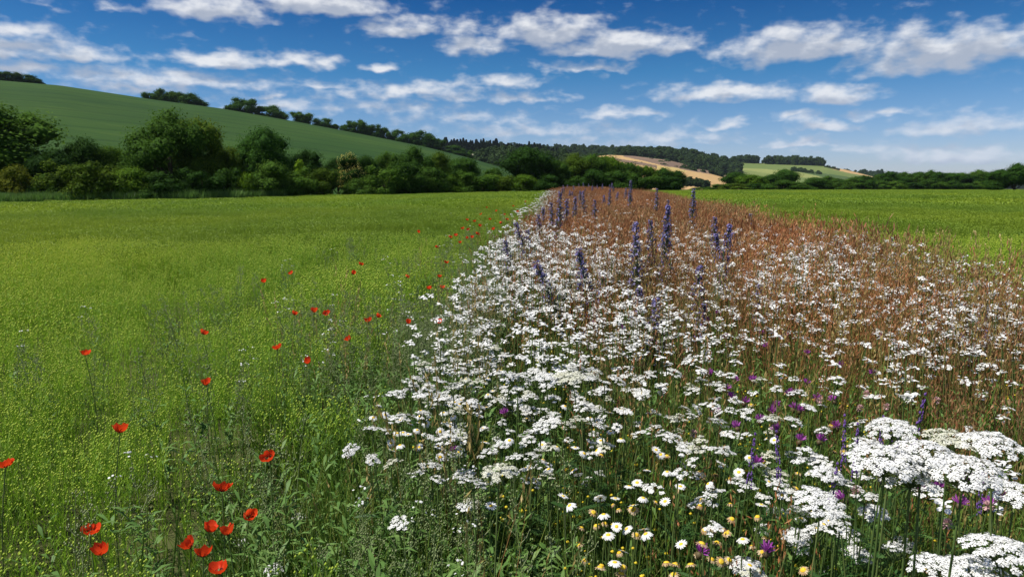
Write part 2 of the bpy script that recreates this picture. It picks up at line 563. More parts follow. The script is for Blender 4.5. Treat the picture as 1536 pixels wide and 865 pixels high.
HEDGE = [(-400, 60), (-60, 72), (0, 74), (330, 80), (560, 92), (700, 104), (830, 122), (1040, 150), (1100, 176), (1230, 205), (1440, 222), (1700, 232)]
# crop surface seen at a distance (left and right of the strip)


def hedge_depth(x, y):
    u = 768 + F * x / np.maximum(y, 1)
    return np.interp(u, [h[0] for h in HEDGE], [h[1] for h in HEDGE])


mb = MB()
for side in (0, 1):
    ys = np.concatenate([np.arange(7, 30, .5), np.arange(30, 231, 2.5)])
    ss = np.linspace(0, 1, 120) ** 1.7
    XX = np.zeros((len(ys), len(ss)))
    for i, y in enumerate(ys):
        e = left_edge(y) - .5 if side == 0 else right_edge(y) + .25
        XX[i] = e - ss * (y * 1.4 + 12) if side == 0 else e + ss * (y * 1.4 + 12)
    YY = np.repeat(ys[:, None], len(ss), 1)
    hd = hedge_depth(XX, YY)
    ZZ = gz(XX, YY) + np.where(YY < hd - 5, .34 + .05 * rng.random(XX.shape), -.3) * sst(12, 30, YY) - .25 * (1 - sst(10, 24, YY))
    ZZ = np.where(YY < 7.6, gz(XX, YY) - .1, ZZ)
    ny, nx = XX.shape
    idx = np.arange(nx * ny).reshape(ny, nx)
    Fc = np.stack([idx[:-1, :-1], idx[:-1, 1:], idx[1:, 1:], idx[1:, :-1]], -1).reshape(-1, 4)
    mb.add(np.stack([XX, YY, ZZ], -1), Fc)
struct('field', mb.mesh('field', [M['crop']], True), 'yellow-green flax field on both sides of the flower strip')


def curve_at(pts, u, j):
    return np.interp(u, [p[0] for p in pts], [p[j] for p in pts])


def hillside(name, pts, mat, label, nu=80, nt=14, back=True, pw=1.0, zones=()):
    """pts: (u, v_top, depth_top, v_bottom, depth_bottom); a real slope between two lines, with a back slope behind the crest"""
    us = np.linspace(pts[0][0], pts[-1][0], nu)
    ts = np.linspace(0, 1, nt)
    V = []
    for t in list(ts) + ([1.15, 1.6] if back else []):
        row = []
        for u in us:
            vt, Dt, vb, Db = [curve_at(pts, u, j) for j in (1, 2, 3, 4)]
            tt = min(t, 1)
            p0, p1 = at_depth(u, vb, Db), at_depth(u, vt, Dt)
            q = p0 + (p1 - p0) * tt
            q[2] = p0[2] + (p1[2] - p0[2]) * (1 - (1 - tt) ** pw)
            if t > 1:
                d = unit(np.array([q[0], q[1], 0]))
                q = q + d * (t - 1) * Dt * .5
                q[2] = max(p1[2] - (t - 1) ** 2 * Dt * .12 - (t - 1) * 2, -10.0)
            row.append(q)
        V.append(row)
    V = np.array(V)
    me = grid_mesh(name, V[..., 0], V[..., 1], V[..., 2], mat)
    # strips of other crops: zones (material, [(u, v_top, v_bottom)])
    for zi, (zm, zp) in enumerate(zones):
        me.materials.append(zm)
        for pl in me.polygons:
            d = np.array(pl.center) - EYE
            q = d @ _fw
            u, v = 768 + F * d[0] / q, 432.5 - F * (d @ _up) / q
            if zp[0][0] < u < zp[-1][0] and curve_at(zp, u, 1) < v < curve_at(zp, u, 2):
                pl.material_index = zi + 1
    return struct(name, me, label)


LH = [(-700, 70, 380), (-300, 92, 395), (-60, 113, 415), (0, 121.5, 420), (90, 129, 430), (230, 150, 440), (330, 163, 452), (450, 184, 470), (560, 205, 490), (640, 221, 510), (700, 236, 530), (755, 252, 560), (800, 268, 600)]
hillside('hill', [(u, v, D, 296, 110 + max(0, u) * .04) for u, v, D in LH], M['hillcrop'], 'smooth dark green crop hillside rising behind the left hedgerow', nu=120, nt=24, pw=1.15)
FAR = [(560, 232, 1500, 290, 650), (640, 222, 1500, 290, 650), (740, 222, 1500, 290, 650), (800, 226, 1500, 290, 650), (850, 224, 1500, 290, 650), (900, 227, 1500, 290, 650), (950, 229, 1500, 290, 650), (1010, 233, 1500, 290, 650), (1080, 245, 1500, 290, 700)]
hillside('hill', FAR, M['wood_floor'], 'far wooded hill on the skyline behind the copse')
PINE = [(600, 222, 900, 255, 780), (680, 225, 900, 250, 780), (740, 227, 900, 250, 780), (800, 232, 900, 255, 780), (850, 245, 900, 262, 780)]
hillside('hill', PINE, M['wood_floor'], 'slope under the dark conifer plantation')
DARK = [(905, 231, 1180, 300, 900), (945, 230, 1180, 300, 900), (1000, 232, 1180, 300, 900), (1040, 237, 1180, 300, 900), (1080, 245, 1180, 300, 900), (1105, 252, 1180, 300, 900), (1125, 268, 1180, 300, 900)]
hillside('hill', DARK, M['wood_floor'], 'slope under the dark wood above the tan field')
TAN = [(880, 236, 1000, 300, 560), (915, 232.5, 1000, 300, 560), (950, 234, 1000, 300, 560), (1000, 240, 1000, 300, 560), (1050, 251, 1000, 300, 560), (1090, 263, 1000, 300, 560), (1110, 276, 1000, 300, 560)]
hillside('field', TAN, M['tan'], 'tan stubble field with a brown ploughed strip below the dark wood', nu=160, nt=60, pw=1.1,
         zones=[(M['plough'], [(935, 233, 235), (960, 233, 240), (1000, 238, 250), (1045, 247, 258), (1080, 255, 263.5), (1092, 263, 266)]), (M['plough'], [(915, 236, 240), (960, 243, 247.5), (985, 248, 252)]), (M['wheat'], [(985, 249, 300), (1012, 251, 262), (1030, 256, 257)])])
GRN = [(1095, 246, 1400, 300, 760), (1110, 243, 1400, 300, 760), (1150, 245, 1400, 300, 760), (1200, 246, 1400, 300, 760), (1240, 249, 1400, 300, 760), (1270, 255, 1400, 300, 760), (1310, 265, 1400, 300, 760), (1370, 280, 1400, 300, 760)]
hillside('hill', GRN, M['paledown'], 'pale green downland slope with a small tan field right of the dark wood', nu=200, nt=60, pw=1.1,
         zones=[(M['tan'], [(1233, 240, 248), (1250, 240, 254), (1275, 245, 260), (1312, 250, 266)]), (M['downgrass'], [(1110, 252, 254), (1150, 254, 260), (1190, 258, 266), (1230, 264, 268)]), (M['downdark'], [(1185, 252, 254), (1205, 254, 259), (1235, 260, 266), (1290, 268, 272)])])
RDG = [(1240, 262, 1900, 292, 1300), (1290, 260, 1900, 292, 1300), (1340, 266, 1900, 292, 1300), (1400, 274, 1900, 292, 1300), (1500, 282, 1900, 292, 1300), (1700, 283, 1900, 295, 1300)]
hillside('hill', RDG, M['wood_floor'], 'last wooded ridge running down to the right hedgerow')
SND = [(688, 231, 690, 233.4, 660), (705, 230.6, 690, 233.6, 660), (722, 231.2, 690, 233, 660)]
hillside('field', SND, M['sand'], 'tiny pale sandy field below the conifer plantation', nt=4, nu=10, back=False)

# ------------------------------------------------------------------ scatter (only for what nobody could count)


def scatter(name, variants, pts, idx, rz, sc, label, tilt=None):
    me = bpy.data.meshes.new(name)
    n = len(pts)
    me.vertices.add(n)
    me.vertices.foreach_set('co', np.asarray(pts, np.float32).ravel())
    a = me.attributes.new('pick', 'INT', 'POINT')
    a.data.foreach_set('value', np.asarray(idx, np.int32))
    a = me.attributes.new('turn', 'FLOAT_VECTOR', 'POINT')
    t = np.zeros((n, 3), np.float32)
    t[:, 2] = rz
    if tilt is not None:
        t[:, 0] = tilt * (rng.random(n) - .5) * 2
        t[:, 1] = tilt * (rng.random(n) - .5) * 2
    a.data.foreach_set('vector', t.ravel())
    a = me.attributes.new('size', 'FLOAT_VECTOR', 'POINT')
    sc = np.asarray(sc, np.float32)
    if sc.ndim == 1:
        sc = np.repeat(sc[:, None], 3, 1)
    a.data.foreach_set('vector', np.ascontiguousarray(sc).ravel())
    o = link(me, name, kind='stuff', label=label)
    ng = bpy.data.node_groups.new(name + '_scatter', 'GeometryNodeTree')
    ng.interface.new_socket('Geometry', in_out='INPUT', socket_type='NodeSocketGeometry')
    ng.interface.new_socket('Geometry', in_out='OUTPUT', socket_type='NodeSocketGeometry')
    T = NT(ng)
    gi = T.n('NodeGroupInput')
    go = T.n('NodeGroupOutput')
    jn = T.n('GeometryNodeJoinGeometry')
    for mesh in reversed(variants):
        src = bpy.data.objects.new(name + '_source', mesh)
        oi = T.n('GeometryNodeObjectInfo', inp={0: src})
        g2 = T.n('GeometryNodeGeometryToInstance', inp={0: oi.outputs['Geometry']})
        ng.links.new(g2.outputs[0], jn.inputs[0])

    def att(nm, ty):
        return T.n('GeometryNodeInputNamedAttribute', data_type=ty, inp={0: nm}).outputs[0]
    ip = T.n('GeometryNodeInstanceOnPoints', inp={'Points': gi.outputs[0], 'Instance': jn.outputs[0], 'Pick Instance': True, 'Instance Index': att('pick', 'INT'),
             'Rotation': att('turn', 'FLOAT_VECTOR'), 'Scale': att('size', 'FLOAT_VECTOR')})
    ng.links.new(ip.outputs[0], go.inputs[0])
    md = o.modifiers.new('scatter', 'NODES')
    md.node_group = ng
    return o


def in_view(x, y, margin=.12, zt=.5):
    return np.abs(x) < (.75 + margin) * y + .3


# ------------------------------------------------------------------ trees
def blob_crown(seed, kind, n_leaf, leaf):
    r = np.random.default_rng(seed)
    C, R = [], []
    if kind == 'oak':
        nb, cz, rad, lo = 36, .56, np.array([.36, .36, .33]), .08
    elif kind == 'tall':
        nb, cz, rad, lo = 40, .53, np.array([.30, .30, .40]), .06
    elif kind == 'shrub':
        nb, cz, rad, lo = 26, .42, np.array([.38, .38, .42]), .02
    else:
        nb, cz, rad, lo = 16, .5, np.array([.3, .3, .4]), .05
    while len(C) < nb:
        d = unit(r.normal(size=3))
        c = np.array([0, 0, cz]) + d * rad * (.55 + .45 * r.random())
        if c[2] < lo + .04:
            continue
        C.append(c)
        R.append(.10 + .09 * r.random())
    C, R = np.array(C), np.array(R)
    w = R ** 2 / np.sum(R ** 2)
    pick = r.choice(nb, n_leaf, p=w)
    d = unit(r.normal(size=(n_leaf, 3)))
    rr = R[pick] * (.55 + .5 * r.random(n_leaf) ** .6)
    rr *= 1 + .25 * np.sin(d[:, 0] * 7 + pick) * np.sin(d[:, 1] * 8 + pick * 2) 
    Pn = C[pick] + d * rr[:, None] * np.array([1.1, 1.1, .9])
    hole = r.random(nb) * .2
    keep = Pn[:, 2] > 0.0
    Pn, d, pick = Pn[keep], d[keep], pick[keep]
    nv = unit(d + r.normal(size=d.shape) * .4 + np.array([0, 0, .3]))
    bv = r.random(nb)[pick] * .5 + r.random(len(pick)) * .5
    s = leaf * (.6 + .8 * r.random(len(pick)))
    mb = MB()
    octas(mb, C, R * .8, 0, .1, .95)  # opaque cores in a dark leaf tone, inner crown shade painted in
    quads(mb, Pn, nv, s, s * .62, 0, bv)
    # stray outer sprigs for a ragged outline
    k = n_leaf // 30
    pk = r.integers(0, nb, k)
    dd = unit(r.normal(size=(k, 3)) + np.array([0, 0, .4]))
    Pk = C[pk] + dd * (R[pk] * (.98 + .10 * r.random(k)))[:, None]
    ok = Pk[:, 2] > .02
    quads(mb, Pk[ok], unit(dd[ok] + r.normal(size=(ok.sum(), 3)) * .8), leaf * .8, leaf * .5, 0, r.random(ok.sum()))
    return mb, C


def trunk_mesh(seed, C, kind):
    r = np.random.default_rng(seed + 50)
    mb = MB()
    k = 7
    t = np.linspace(0, 1, k)
    top = .62 if kind != 'shrub' else .4
    bend = r.normal(size=2) * .03
    Pt = np.stack([bend[0] * np.sin(t * 3), bend[1] * np.sin(t * 2.5), t * top - .03], -1)
    rad = .032 * (1 - .7 * t)
    rad[0] *= 1.5
    tubes(mb, Pt[None], rad[None], 0, .5, 8)
    for i in r.choice(len(C), 9, replace=False):
        s = .25 + .5 * r.random()
        b = Pt[int(s * (k - 1))]
        e = C[i]
        mid = b * .5 + e * .5 + np.array([0, 0, -.03])
        q = np.stack([b, mid, e])[None]
        tubes(mb, q, np.array([[.014, .009, .004]]), 0, .5, 5)
    return mb.mesh('trunk', [M['bark']], True)


TREE = {}
for kind, cnt, nl, lf in (('oak', 4, 15000, .0125), ('tall', 3, 15000, .012), ('shrub', 4, 8000, .018)):
    TREE[kind] = []
    for i in range(cnt):
        mb, C = blob_crown(100 * len(kind) + i, kind, nl, lf)
        cm = mb.mesh('crown', [M['tree_leaf']])
        V = np.concatenate(mb.V)
        wd = np.percentile(np.abs(V[:, 0]), 99) * 2
        ht = np.percentile(V[:, 2], 99.7)
        TREE[kind].append((cm, trunk_mesh(i + 7 * len(kind), C, kind), wd, ht))
SMALL = []
for i in range(3):
    mb, C = blob_crown(900 + i, 'small', 1500, .05)
    V = np.concatenate(mb.V)
    SMALL.append((mb.mesh('crown', [M['tree_leaf']]), trunk_mesh(60 + i, C, 'oak'), np.percentile(np.abs(V[:, 0]), 99) * 2, np.percentile(V[:, 2], 99.7)))
TREE['small'] = SMALL
tree_no = 0


def tree(name, u, vtop, wpx, D, kind, tint, label, group=None, base=None, sink=0.0):
    global tree_no
    tree_no += 1
    var = TREE[kind][tree_no % len(TREE[kind])]
    b = at_depth(u, 283, D)
    z0 = float(gz(b[0], b[1])) if base is None else base
    ztop = at_depth(u, vtop, D)[2]
    h = (ztop - z0) / var[3]
    w = wpx / F * D / var[2] * 1.06
    e = bpy.data.objects.new(name, None)
    COL.objects.link(e)
    e.empty_display_size = .5
    e.location = (b[0], b[1], z0 - sink)
    e.rotation_euler = (0, 0, random.uniform(0, 6.28))
    e.scale = (w, w, h)
    e['label'] = label
    e['category'] = 'shrub' if 'shrub' in name or 'bush' in name else 'tree'
    if group:
        e['group'] = group
    c = link(var[0], 'crown', e)
    c.color = (*tint, 1)
    link(var[1], 'trunk', e)
    return e


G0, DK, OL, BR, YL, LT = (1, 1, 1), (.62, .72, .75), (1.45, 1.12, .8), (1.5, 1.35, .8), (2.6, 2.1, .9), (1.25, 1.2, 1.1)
HT = 'trees of the left hedgerow'
HS = 'shrubs of the left hedgerow'
CP = 'trees of the middle copse'
RH = 'trees of the right hedgerow'
for a in [
    ('hedgerow_tree', 5, 154, 158, 79, 'tall', LT, 'tall leafy tree cut by the left edge of the picture', HT),
    ('hedgerow_tree', 74, 224, 66, 75, 'oak', DK, 'lower dark tree beside the tall tree at the left edge', HT),
    ('hedgerow_tree', 122, 207, 66, 84, 'oak', DK, 'dark domed tree standing above the olive shrubs on the left', HT),
    ('hedgerow_tree', 168, 220, 76, 86, 'oak', BR, 'loose bright green tree between two dark trees on the left', HT),
    ('hedgerow_tree', 216, 218, 60, 84, 'tall', G0, 'mid green tree hugging the left flank of the big oak', HT),
    ('hedgerow_tree', 260, 164, 112, 79, 'oak', LT, 'biggest oak of the hedgerow with a broad high dome', HT),
    ('hedgerow_tree', 302, 178, 70, 81, 'tall', OL, 'olive tipped tree merging with the right side of the big oak', HT),
    ('hedgerow_tree', 349, 220, 50, 85, 'oak', OL, 'small olive brown tree right of the big oak', HT),
    ('hedgerow_tree', 403, 192, 82, 86, 'oak', (.8, .95, 1.0), 'round dark tree standing alone below the green hillside', HT),
    ('hedgerow_tree', 463, 225, 50, 90, 'tall', DK, 'narrow dark tree left of the cream flowering tree', HT),
    ('hedgerow_tree', 507, 238, 42, 93, 'oak', DK, 'dark tree directly behind the cream flowering tree', HT),
    ('hedgerow_tree', 548, 234, 52, 94, 'oak', DK, 'dark tree just right of the cream flowering tree', HT),
    ('hedgerow_tree', 583, 228, 40, 97, 'tall', G0, 'pointed tree halfway between flowering tree and field corner', HT),
    ('hedgerow_tree', 622, 220, 56, 99, 'oak', DK, 'broad dark tree topping the right half of the hedgerow', HT),
    ('hedgerow_tree', 652, 228, 40, 101, 'tall', OL, 'yellow green tree next to the broad dark hedgerow top', HT),
    ('hedgerow_tree', 692, 237, 66, 106, 'oak', DK, 'spreading dark tree before the end of the green hill', HT),
    ('hedgerow_tree', 737, 252, 34, 108, 'tall', G0, 'small tree where the green hill dips behind the hedge', HT),
    ('hedgerow_shrub', 30, 248, 62, 71, 'shrub', (2.2, 1.2, .8), 'rust tinged shrub at the foot of the leftmost tree', HS),
    ('hedgerow_shrub', 70, 262, 50, 71, 'shrub', G0, 'low green shrub beside the rust tinged shrub', HS),
    ('hedgerow_shrub', 103, 243, 66, 72, 'shrub', OL, 'rounded olive shrub left of the wide olive shrub', HS),
    ('hedgerow_shrub', 150, 245, 84, 72, 'shrub', OL, 'wide olive shrub in the front of the left hedgerow', HS),
    ('hedgerow_shrub', 200, 251, 70, 73, 'shrub', BR, 'bright green shrub at the left foot of the big oak', HS),
    ('hedgerow_shrub', 250, 258, 76, 74, 'shrub', DK, 'dark shrub under the big oak', HS),
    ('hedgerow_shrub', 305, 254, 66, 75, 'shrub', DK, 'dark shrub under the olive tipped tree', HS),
    ('hedgerow_shrub', 345, 252, 50, 77, 'shrub', G0, 'green shrub below the small olive brown tree', HS),
    ('hedgerow_shrub', 370, 259, 34, 77, 'shrub', YL, 'yellowish shrub between olive tree and round dark tree', HS),
    ('hedgerow_shrub', 402, 242, 72, 79, 'shrub', G0, 'dense green shrub below the round dark tree', HS),
    ('hedgerow_shrub', 440, 252, 54, 82, 'shrub', LT, 'leafy shrub right of the round dark tree', HS),
    ('hedgerow_shrub', 452, 240, 26, 84, 'small', YL, 'small yellow leaved shrub peeping over the hedge', HS),
    ('hedgerow_shrub', 486, 252, 50, 84, 'shrub', OL, 'olive shrub left below the cream flowering tree', HS),
    ('hedgerow_shrub', 537, 268, 46, 86, 'shrub', G0, 'green shrub at the foot of the cream flowering tree', HS),
    ('hedgerow_shrub', 574, 250, 54, 88, 'shrub', LT, 'light green shrub below the pointed tree', HS),
    ('hedgerow_shrub', 605, 243, 60, 90, 'shrub', G0, 'tall green shrub left of the hedgerow middle gap', HS),
    ('hedgerow_shrub', 642, 250, 64, 94, 'shrub', G0, 'broad shrub below the yellow green tree', HS),
    ('hedgerow_shrub', 673, 262, 40, 97, 'shrub', BR, 'pale green shrub at the field edge', HS),
    ('hedgerow_shrub', 712, 257, 62, 101, 'shrub', LT, 'grey green shrub before the spreading dark tree', HS),
    ('hedgerow_shrub', 748, 262, 52, 105, 'shrub', OL, 'olive brown shrub near the corner of the field', HS),
    ('hedgerow_shrub', 783, 262, 50, 112, 'shrub', BR, 'bright green shrub in front of the corner oak', HS),
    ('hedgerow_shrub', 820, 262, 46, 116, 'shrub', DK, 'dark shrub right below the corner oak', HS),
    ('copse_tree', 793, 221, 84, 124, 'oak', DK, 'big dark oak at the corner of the field', CP),
    ('copse_tree', 832, 240, 44, 128, 'oak', LT, 'lighter tree just right of the dark corner oak', CP),
    ('copse_tree', 862, 230, 56, 137, 'oak', OL, 'olive topped tree at the left of the copse', CP),
    ('copse_tree', 887, 231, 46, 139, 'tall', G0, 'tallest tree near the left of the copse', CP),
    ('copse_tree', 910, 234, 48, 141, 'oak', BR, 'bright green tree in the middle of the copse', CP),
    ('copse_tree', 938, 243, 46, 142, 'oak', G0, 'green tree right of the bright copse tree', CP),
    ('copse_tree', 966, 249, 38, 144, 'tall', BR, 'fresh green tree lower down the copse', CP),
    ('copse_tree', 990, 252, 38, 146, 'oak', DK, 'dark tree near the right end of the copse', CP),
    ('copse_tree', 1013, 256, 30, 148, 'tall', DK, 'last dark tree at the right end of the copse', CP),
    ('copse_shrub', 852, 262, 40, 126, 'shrub', G0, 'low shrub at the left foot of the copse', CP),
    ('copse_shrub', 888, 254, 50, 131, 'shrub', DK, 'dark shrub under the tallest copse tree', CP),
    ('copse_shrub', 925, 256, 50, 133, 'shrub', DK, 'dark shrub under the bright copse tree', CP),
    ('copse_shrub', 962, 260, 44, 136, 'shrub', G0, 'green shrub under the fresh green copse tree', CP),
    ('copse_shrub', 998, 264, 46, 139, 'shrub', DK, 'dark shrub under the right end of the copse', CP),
    ('hedge_bush', 1050, 281, 34, 172, 'shrub', BR, 'very low bush right of the copse', RH),
    ('hedge_bush', 1073, 276, 34, 172, 'shrub', G0, 'low bush in front of the tan field', RH),
    ('hedge_tree', 1104, 258, 42, 188, 'oak', DK, 'dark round tree at the left end of the right hedgerow', RH),
    ('hedge_tree', 1128, 262, 42, 182, 'oak', BR, 'bright tree next to the left end of the right hedgerow', RH),
    ('hedge_bush', 1102, 275, 52, 166, 'shrub', OL, 'olive bush before the dark round tree', RH),
    ('hedge_tree', 1152, 262, 44, 190, 'oak', DK, 'dark tree between bright tree and domed tree', RH),
    ('hedge_tree', 1177, 254, 46, 195, 'oak', (.8, .9, .95), 'domed tree rising above the right hedgerow', RH),
    ('hedge_bush', 1140, 275, 40, 168, 'shrub', DK, 'dark bush before the bright tree', RH),
    ('hedge_bush', 1172, 270, 52, 160, 'shrub', G0, 'bush in front of the domed tree', RH),
    ('hedge_bush', 1200, 273, 44, 158, 'shrub', LT, 'bush that juts furthest into the right field', RH),
    ('hedge_tree', 1222, 266, 40, 200, 'oak', DK, 'small dark tree behind the jutting bush', RH),
]:
    tree(*a)
mb, C = blob_crown(77, 'tall', 7000, .013)
V = np.concatenate(mb.V)
r_ = np.random.default_rng(5)
nb_ = len(C)
pk = r_.integers(0, nb_, 5200)
dd = unit(r_.normal(size=(5200, 3)) + np.array([0, 0, .35]))
cl_ = np.sin(dd[:, 0] * 9 + pk) + np.sin(dd[:, 1] * 9 + pk * 1.7) + np.sin(dd[:, 2] * 8 + pk * .6) > .1
Pk = C[pk] + dd * (.13 + .04 * r_.random(5200))[:, None]
quads(mb, Pk[cl_], unit(dd[cl_] + r_.normal(size=(cl_.sum(), 3)) * .4), .013, .010, 1, r_.random(cl_.sum()))
TREE['blossom'] = [(mb.mesh('crown', [M['tree_leaf'], leaf_mat('blossom', [(.42, .34, .07), (.58, .50, .14), (.72, .64, .24)], .3, .8, .05)]), trunk_mesh(3, C, 'tall'), np.percentile(np.abs(V[:, 0]), 99) * 2, np.percentile(V[:, 2], 99.7))]
ct = tree('hedgerow_tree', 525, 231, 40, 88, 'blossom', (.8, .8, .8), 'cream yellow flowering tree in the middle of the hedgerow', HT)
ORD = 'first second third fourth fifth sixth seventh eighth ninth tenth eleventh twelfth thirteenth fourteenth fifteenth sixteenth seventeenth eighteenth nineteenth twentieth twenty-first'.split()
for i, u in enumerate(range(1243, 1492, 13)):
    t = [G0, DK, (.8, .95, .9), LT, DK, G0][i % 6]
    tree('hedge_tree', u + random.uniform(-3, 3), np.interp(u, [1240, 1285, 1330], [9, 8, 0]) + random.choice([255, 257, 259, 262, 258]), random.uniform(26, 33), 226 + random.uniform(-6, 8), ['oak', 'tall', 'oak'][i % 3], t,
         ORD[i] + ' tree from the left in the even row along the right field', RH)
for i, u in enumerate(range(1234, 1500, 22)):
    tree('hedge_bush', u, 271 + random.uniform(-3, 3), 30, 214, 'shrub', [DK, G0, LT][i % 3], ORD[i] + ' low bush from the left at the foot of the even right row', RH)
tree('lone_tree', 1521, 245, 46, 152, 'oak', DK, 'highest dark tree of the group at the right edge of the picture')
tree('lone_tree', 1497, 254, 36, 154, 'tall', DK, 'lower tree on the left of the group at the right edge')
tree('lone_tree', 1547, 249, 44, 153, 'oak', G0, 'tree cut off by the right edge of the picture')
tree('lone_bush', 1488, 273, 26, 146, 'shrub', DK, 'bush leaning out from the tree group at the right edge')

RT = 'trees on the crest of the green hill'


def ridge_base(u):
    D = curve_at(LH, u, 2)
    return at_depth(u, curve_at(LH, u, 1), D)[2], D


for i, (u, vt, w, lab) in enumerate([
    (4, 107, 36, 'first dark tree of the wood at the left end of the hill crest'), (30, 106, 36, 'tallest dark tree of the wood at the left end of the crest'),
    (52, 111, 32, 'dark tree in the right half of the wood on the left crest'), (68, 117, 24, 'low tree at the right end of the wood on the left crest'), (83, 125, 10, 'tiny bush ending the wood on the left crest'),
    (237, 137, 24, 'leftmost tree of the long clump of four on the crest'), (258, 134, 32, 'second tree of the long clump of four on the crest'), (279, 138, 28, 'third tree of the long clump of four on the crest'), (299, 140, 36, 'rightmost tree of the long clump of four on the crest'),
    (352, 157, 16, 'small tree left of the round crest tree'), (373, 147, 40, 'big round tree on the middle of the hill crest'), (398, 159, 18, 'thin tree between two round crest trees'), (419, 158, 34, 'round tree right of the big round crest tree'),
    (457, 167, 30, 'left tree of the pair on the lower crest'), (487, 177, 30, 'right tree of the pair on the lower crest'), (505, 186, 12, 'tiny tree in a gap of the lower crest'),
    (522, 187, 22, 'small tree left of the domed lower crest tree'), (541, 179, 30, 'domed tree standing highest on the lower crest'), (563, 187, 28, 'grey green tree right of the domed crest tree'), (580, 191, 22, 'narrow tree on the lower crest'),
    (599, 194, 30, 'round tree before the wide tree at the crest end'), (617, 199, 22, 'small pale tree beside the wide crest end tree'), (636, 197, 44, 'wide dark tree near the right end of the crest'), (657, 208, 30, 'lower dark tree right of the wide crest tree'),
    (682, 218, 34, 'olive bush at the right end of the hill crest'), (700, 226, 22, 'last small bush on the hill crest')]):
    zb, D = ridge_base(u)
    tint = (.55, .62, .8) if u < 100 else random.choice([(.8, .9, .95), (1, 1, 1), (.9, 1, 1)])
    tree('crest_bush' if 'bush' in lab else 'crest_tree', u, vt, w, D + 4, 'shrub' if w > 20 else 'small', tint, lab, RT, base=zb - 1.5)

# far woods: masses
FARV = []
for i in range(4):
    mb, C = blob_crown(300 + i, 'small', 900, .07)
    FARV.append(mb.mesh('far_crown', [M['far_leaf']]))
PINEV = []
for i in range(3):
    mb = MB()
    n = 700
    h = U(.12, 1, n) ** .9
    rr = (1.02 - h) * .26 * np.sqrt(rng.random(n)) + .02
    th = rng.random(n) * 6.28
    Pn = np.stack([rr * np.cos(th), rr * np.sin(th), h], -1)
    quads(mb, Pn, unit(rng.normal(size=(n, 3)) + np.array([0, 0, .6])), .05, .035, 0, rng.random(n))
    tubes(mb, np.array([[[0, 0, -.02], [0, 0, .5], [0, 0, .97]]]), np.array([[.02, .014, .003]]), 0, 0., 5)
    PINEV.append(mb.mesh('far_conifer', [M['pine_leaf']]))


def wood(name, pts, n, hts, variants, label, t0=0.0, t1=1.0, wf=1.0):
    P, sc = [], []
    for _ in range(n):
        u = random.uniform(pts[0][0], pts[-1][0])
        t = random.uniform(t0, t1)
        vt, Dt, vb, Db = [float(curve_at(pts, u, j)) for j in (1, 2, 3, 4)]
        p0, p1 = at_depth(u, vb, Db), at_depth(u, vt, Dt)
        q = p0 + (p1 - p0) * t
        q[2] -= .6
        P.append(q)
        h = random.uniform(*hts)
        w = h * random.uniform(.85, 1.25) * wf
        sc.append((w, w, h))
    scatter(name, variants, np.array(P), rng.integers(0, len(variants), n), rng.random(n) * 6.28, np.array(sc), label)


wood('woodland', FAR, 1500, (11, 17), FARV, 'far woodland covering the hill behind the copse', .25, 1.0)
wood('woodland', PINE, 420, (13, 18), PINEV, 'dark conifer plantation behind the end of the green hill', .1, 1.0, 1.1)
wood('woodland', [(715, 240, 640, 256, 600), (760, 236, 640, 256, 600), (800, 236, 640, 256, 600), (860, 242, 640, 262, 600)], 160, (9, 13), FARV, 'lighter broadleaf wood below the conifer plantation')
wood('woodland', [(925, 234, 1120, 237, 1040), (960, 232, 1130, 238, 1040), (1000, 233, 1140, 242, 1030), (1040, 238, 1140, 251, 1020), (1075, 244, 1140, 260, 1020), (1108, 251, 1140, 268, 1010)], 520, (12, 17), FARV, 'dark wood along the top of the tan field')
wood('woodland', [(1022, 276, 575, 280, 570), (1035, 273, 575, 279, 570), (1050, 276, 575, 281, 570), (1062, 281, 575, 283, 570)], 50, (4, 7), FARV, 'scrub line cutting through the tan field')
wood('woodland', [(1100, 244, 1395, 246, 1360), (1138, 244, 1395, 246, 1360)], 60, (12, 17), FARV, 'small wood on the crest next to the dark wood')
wood('woodland', [(1149, 246, 1395, 248, 1360), (1190, 246, 1395, 250, 1340), (1234, 250, 1395, 251, 1380)], 130, (13, 20), FARV, 'domed wood on the crest of the pale downland')
wood('woodland', [(1188, 256, 1200, 258, 1160), (1232, 263, 1150, 266, 1120)], 60, (6, 9), FARV, 'scrub band across the pale downland')
wood('woodland', [(1236, 252, 1340, 253, 1340), (1258, 257, 1310, 257, 1310)], 24, (5, 8), FARV, 'hedge line below the small tan field')
wood('woodland', RDG, 360, (12, 20), FARV, 'last wood on the ridge above the right hedgerow', .6, 1.0)

# ------------------------------------------------------------------ the flax crop


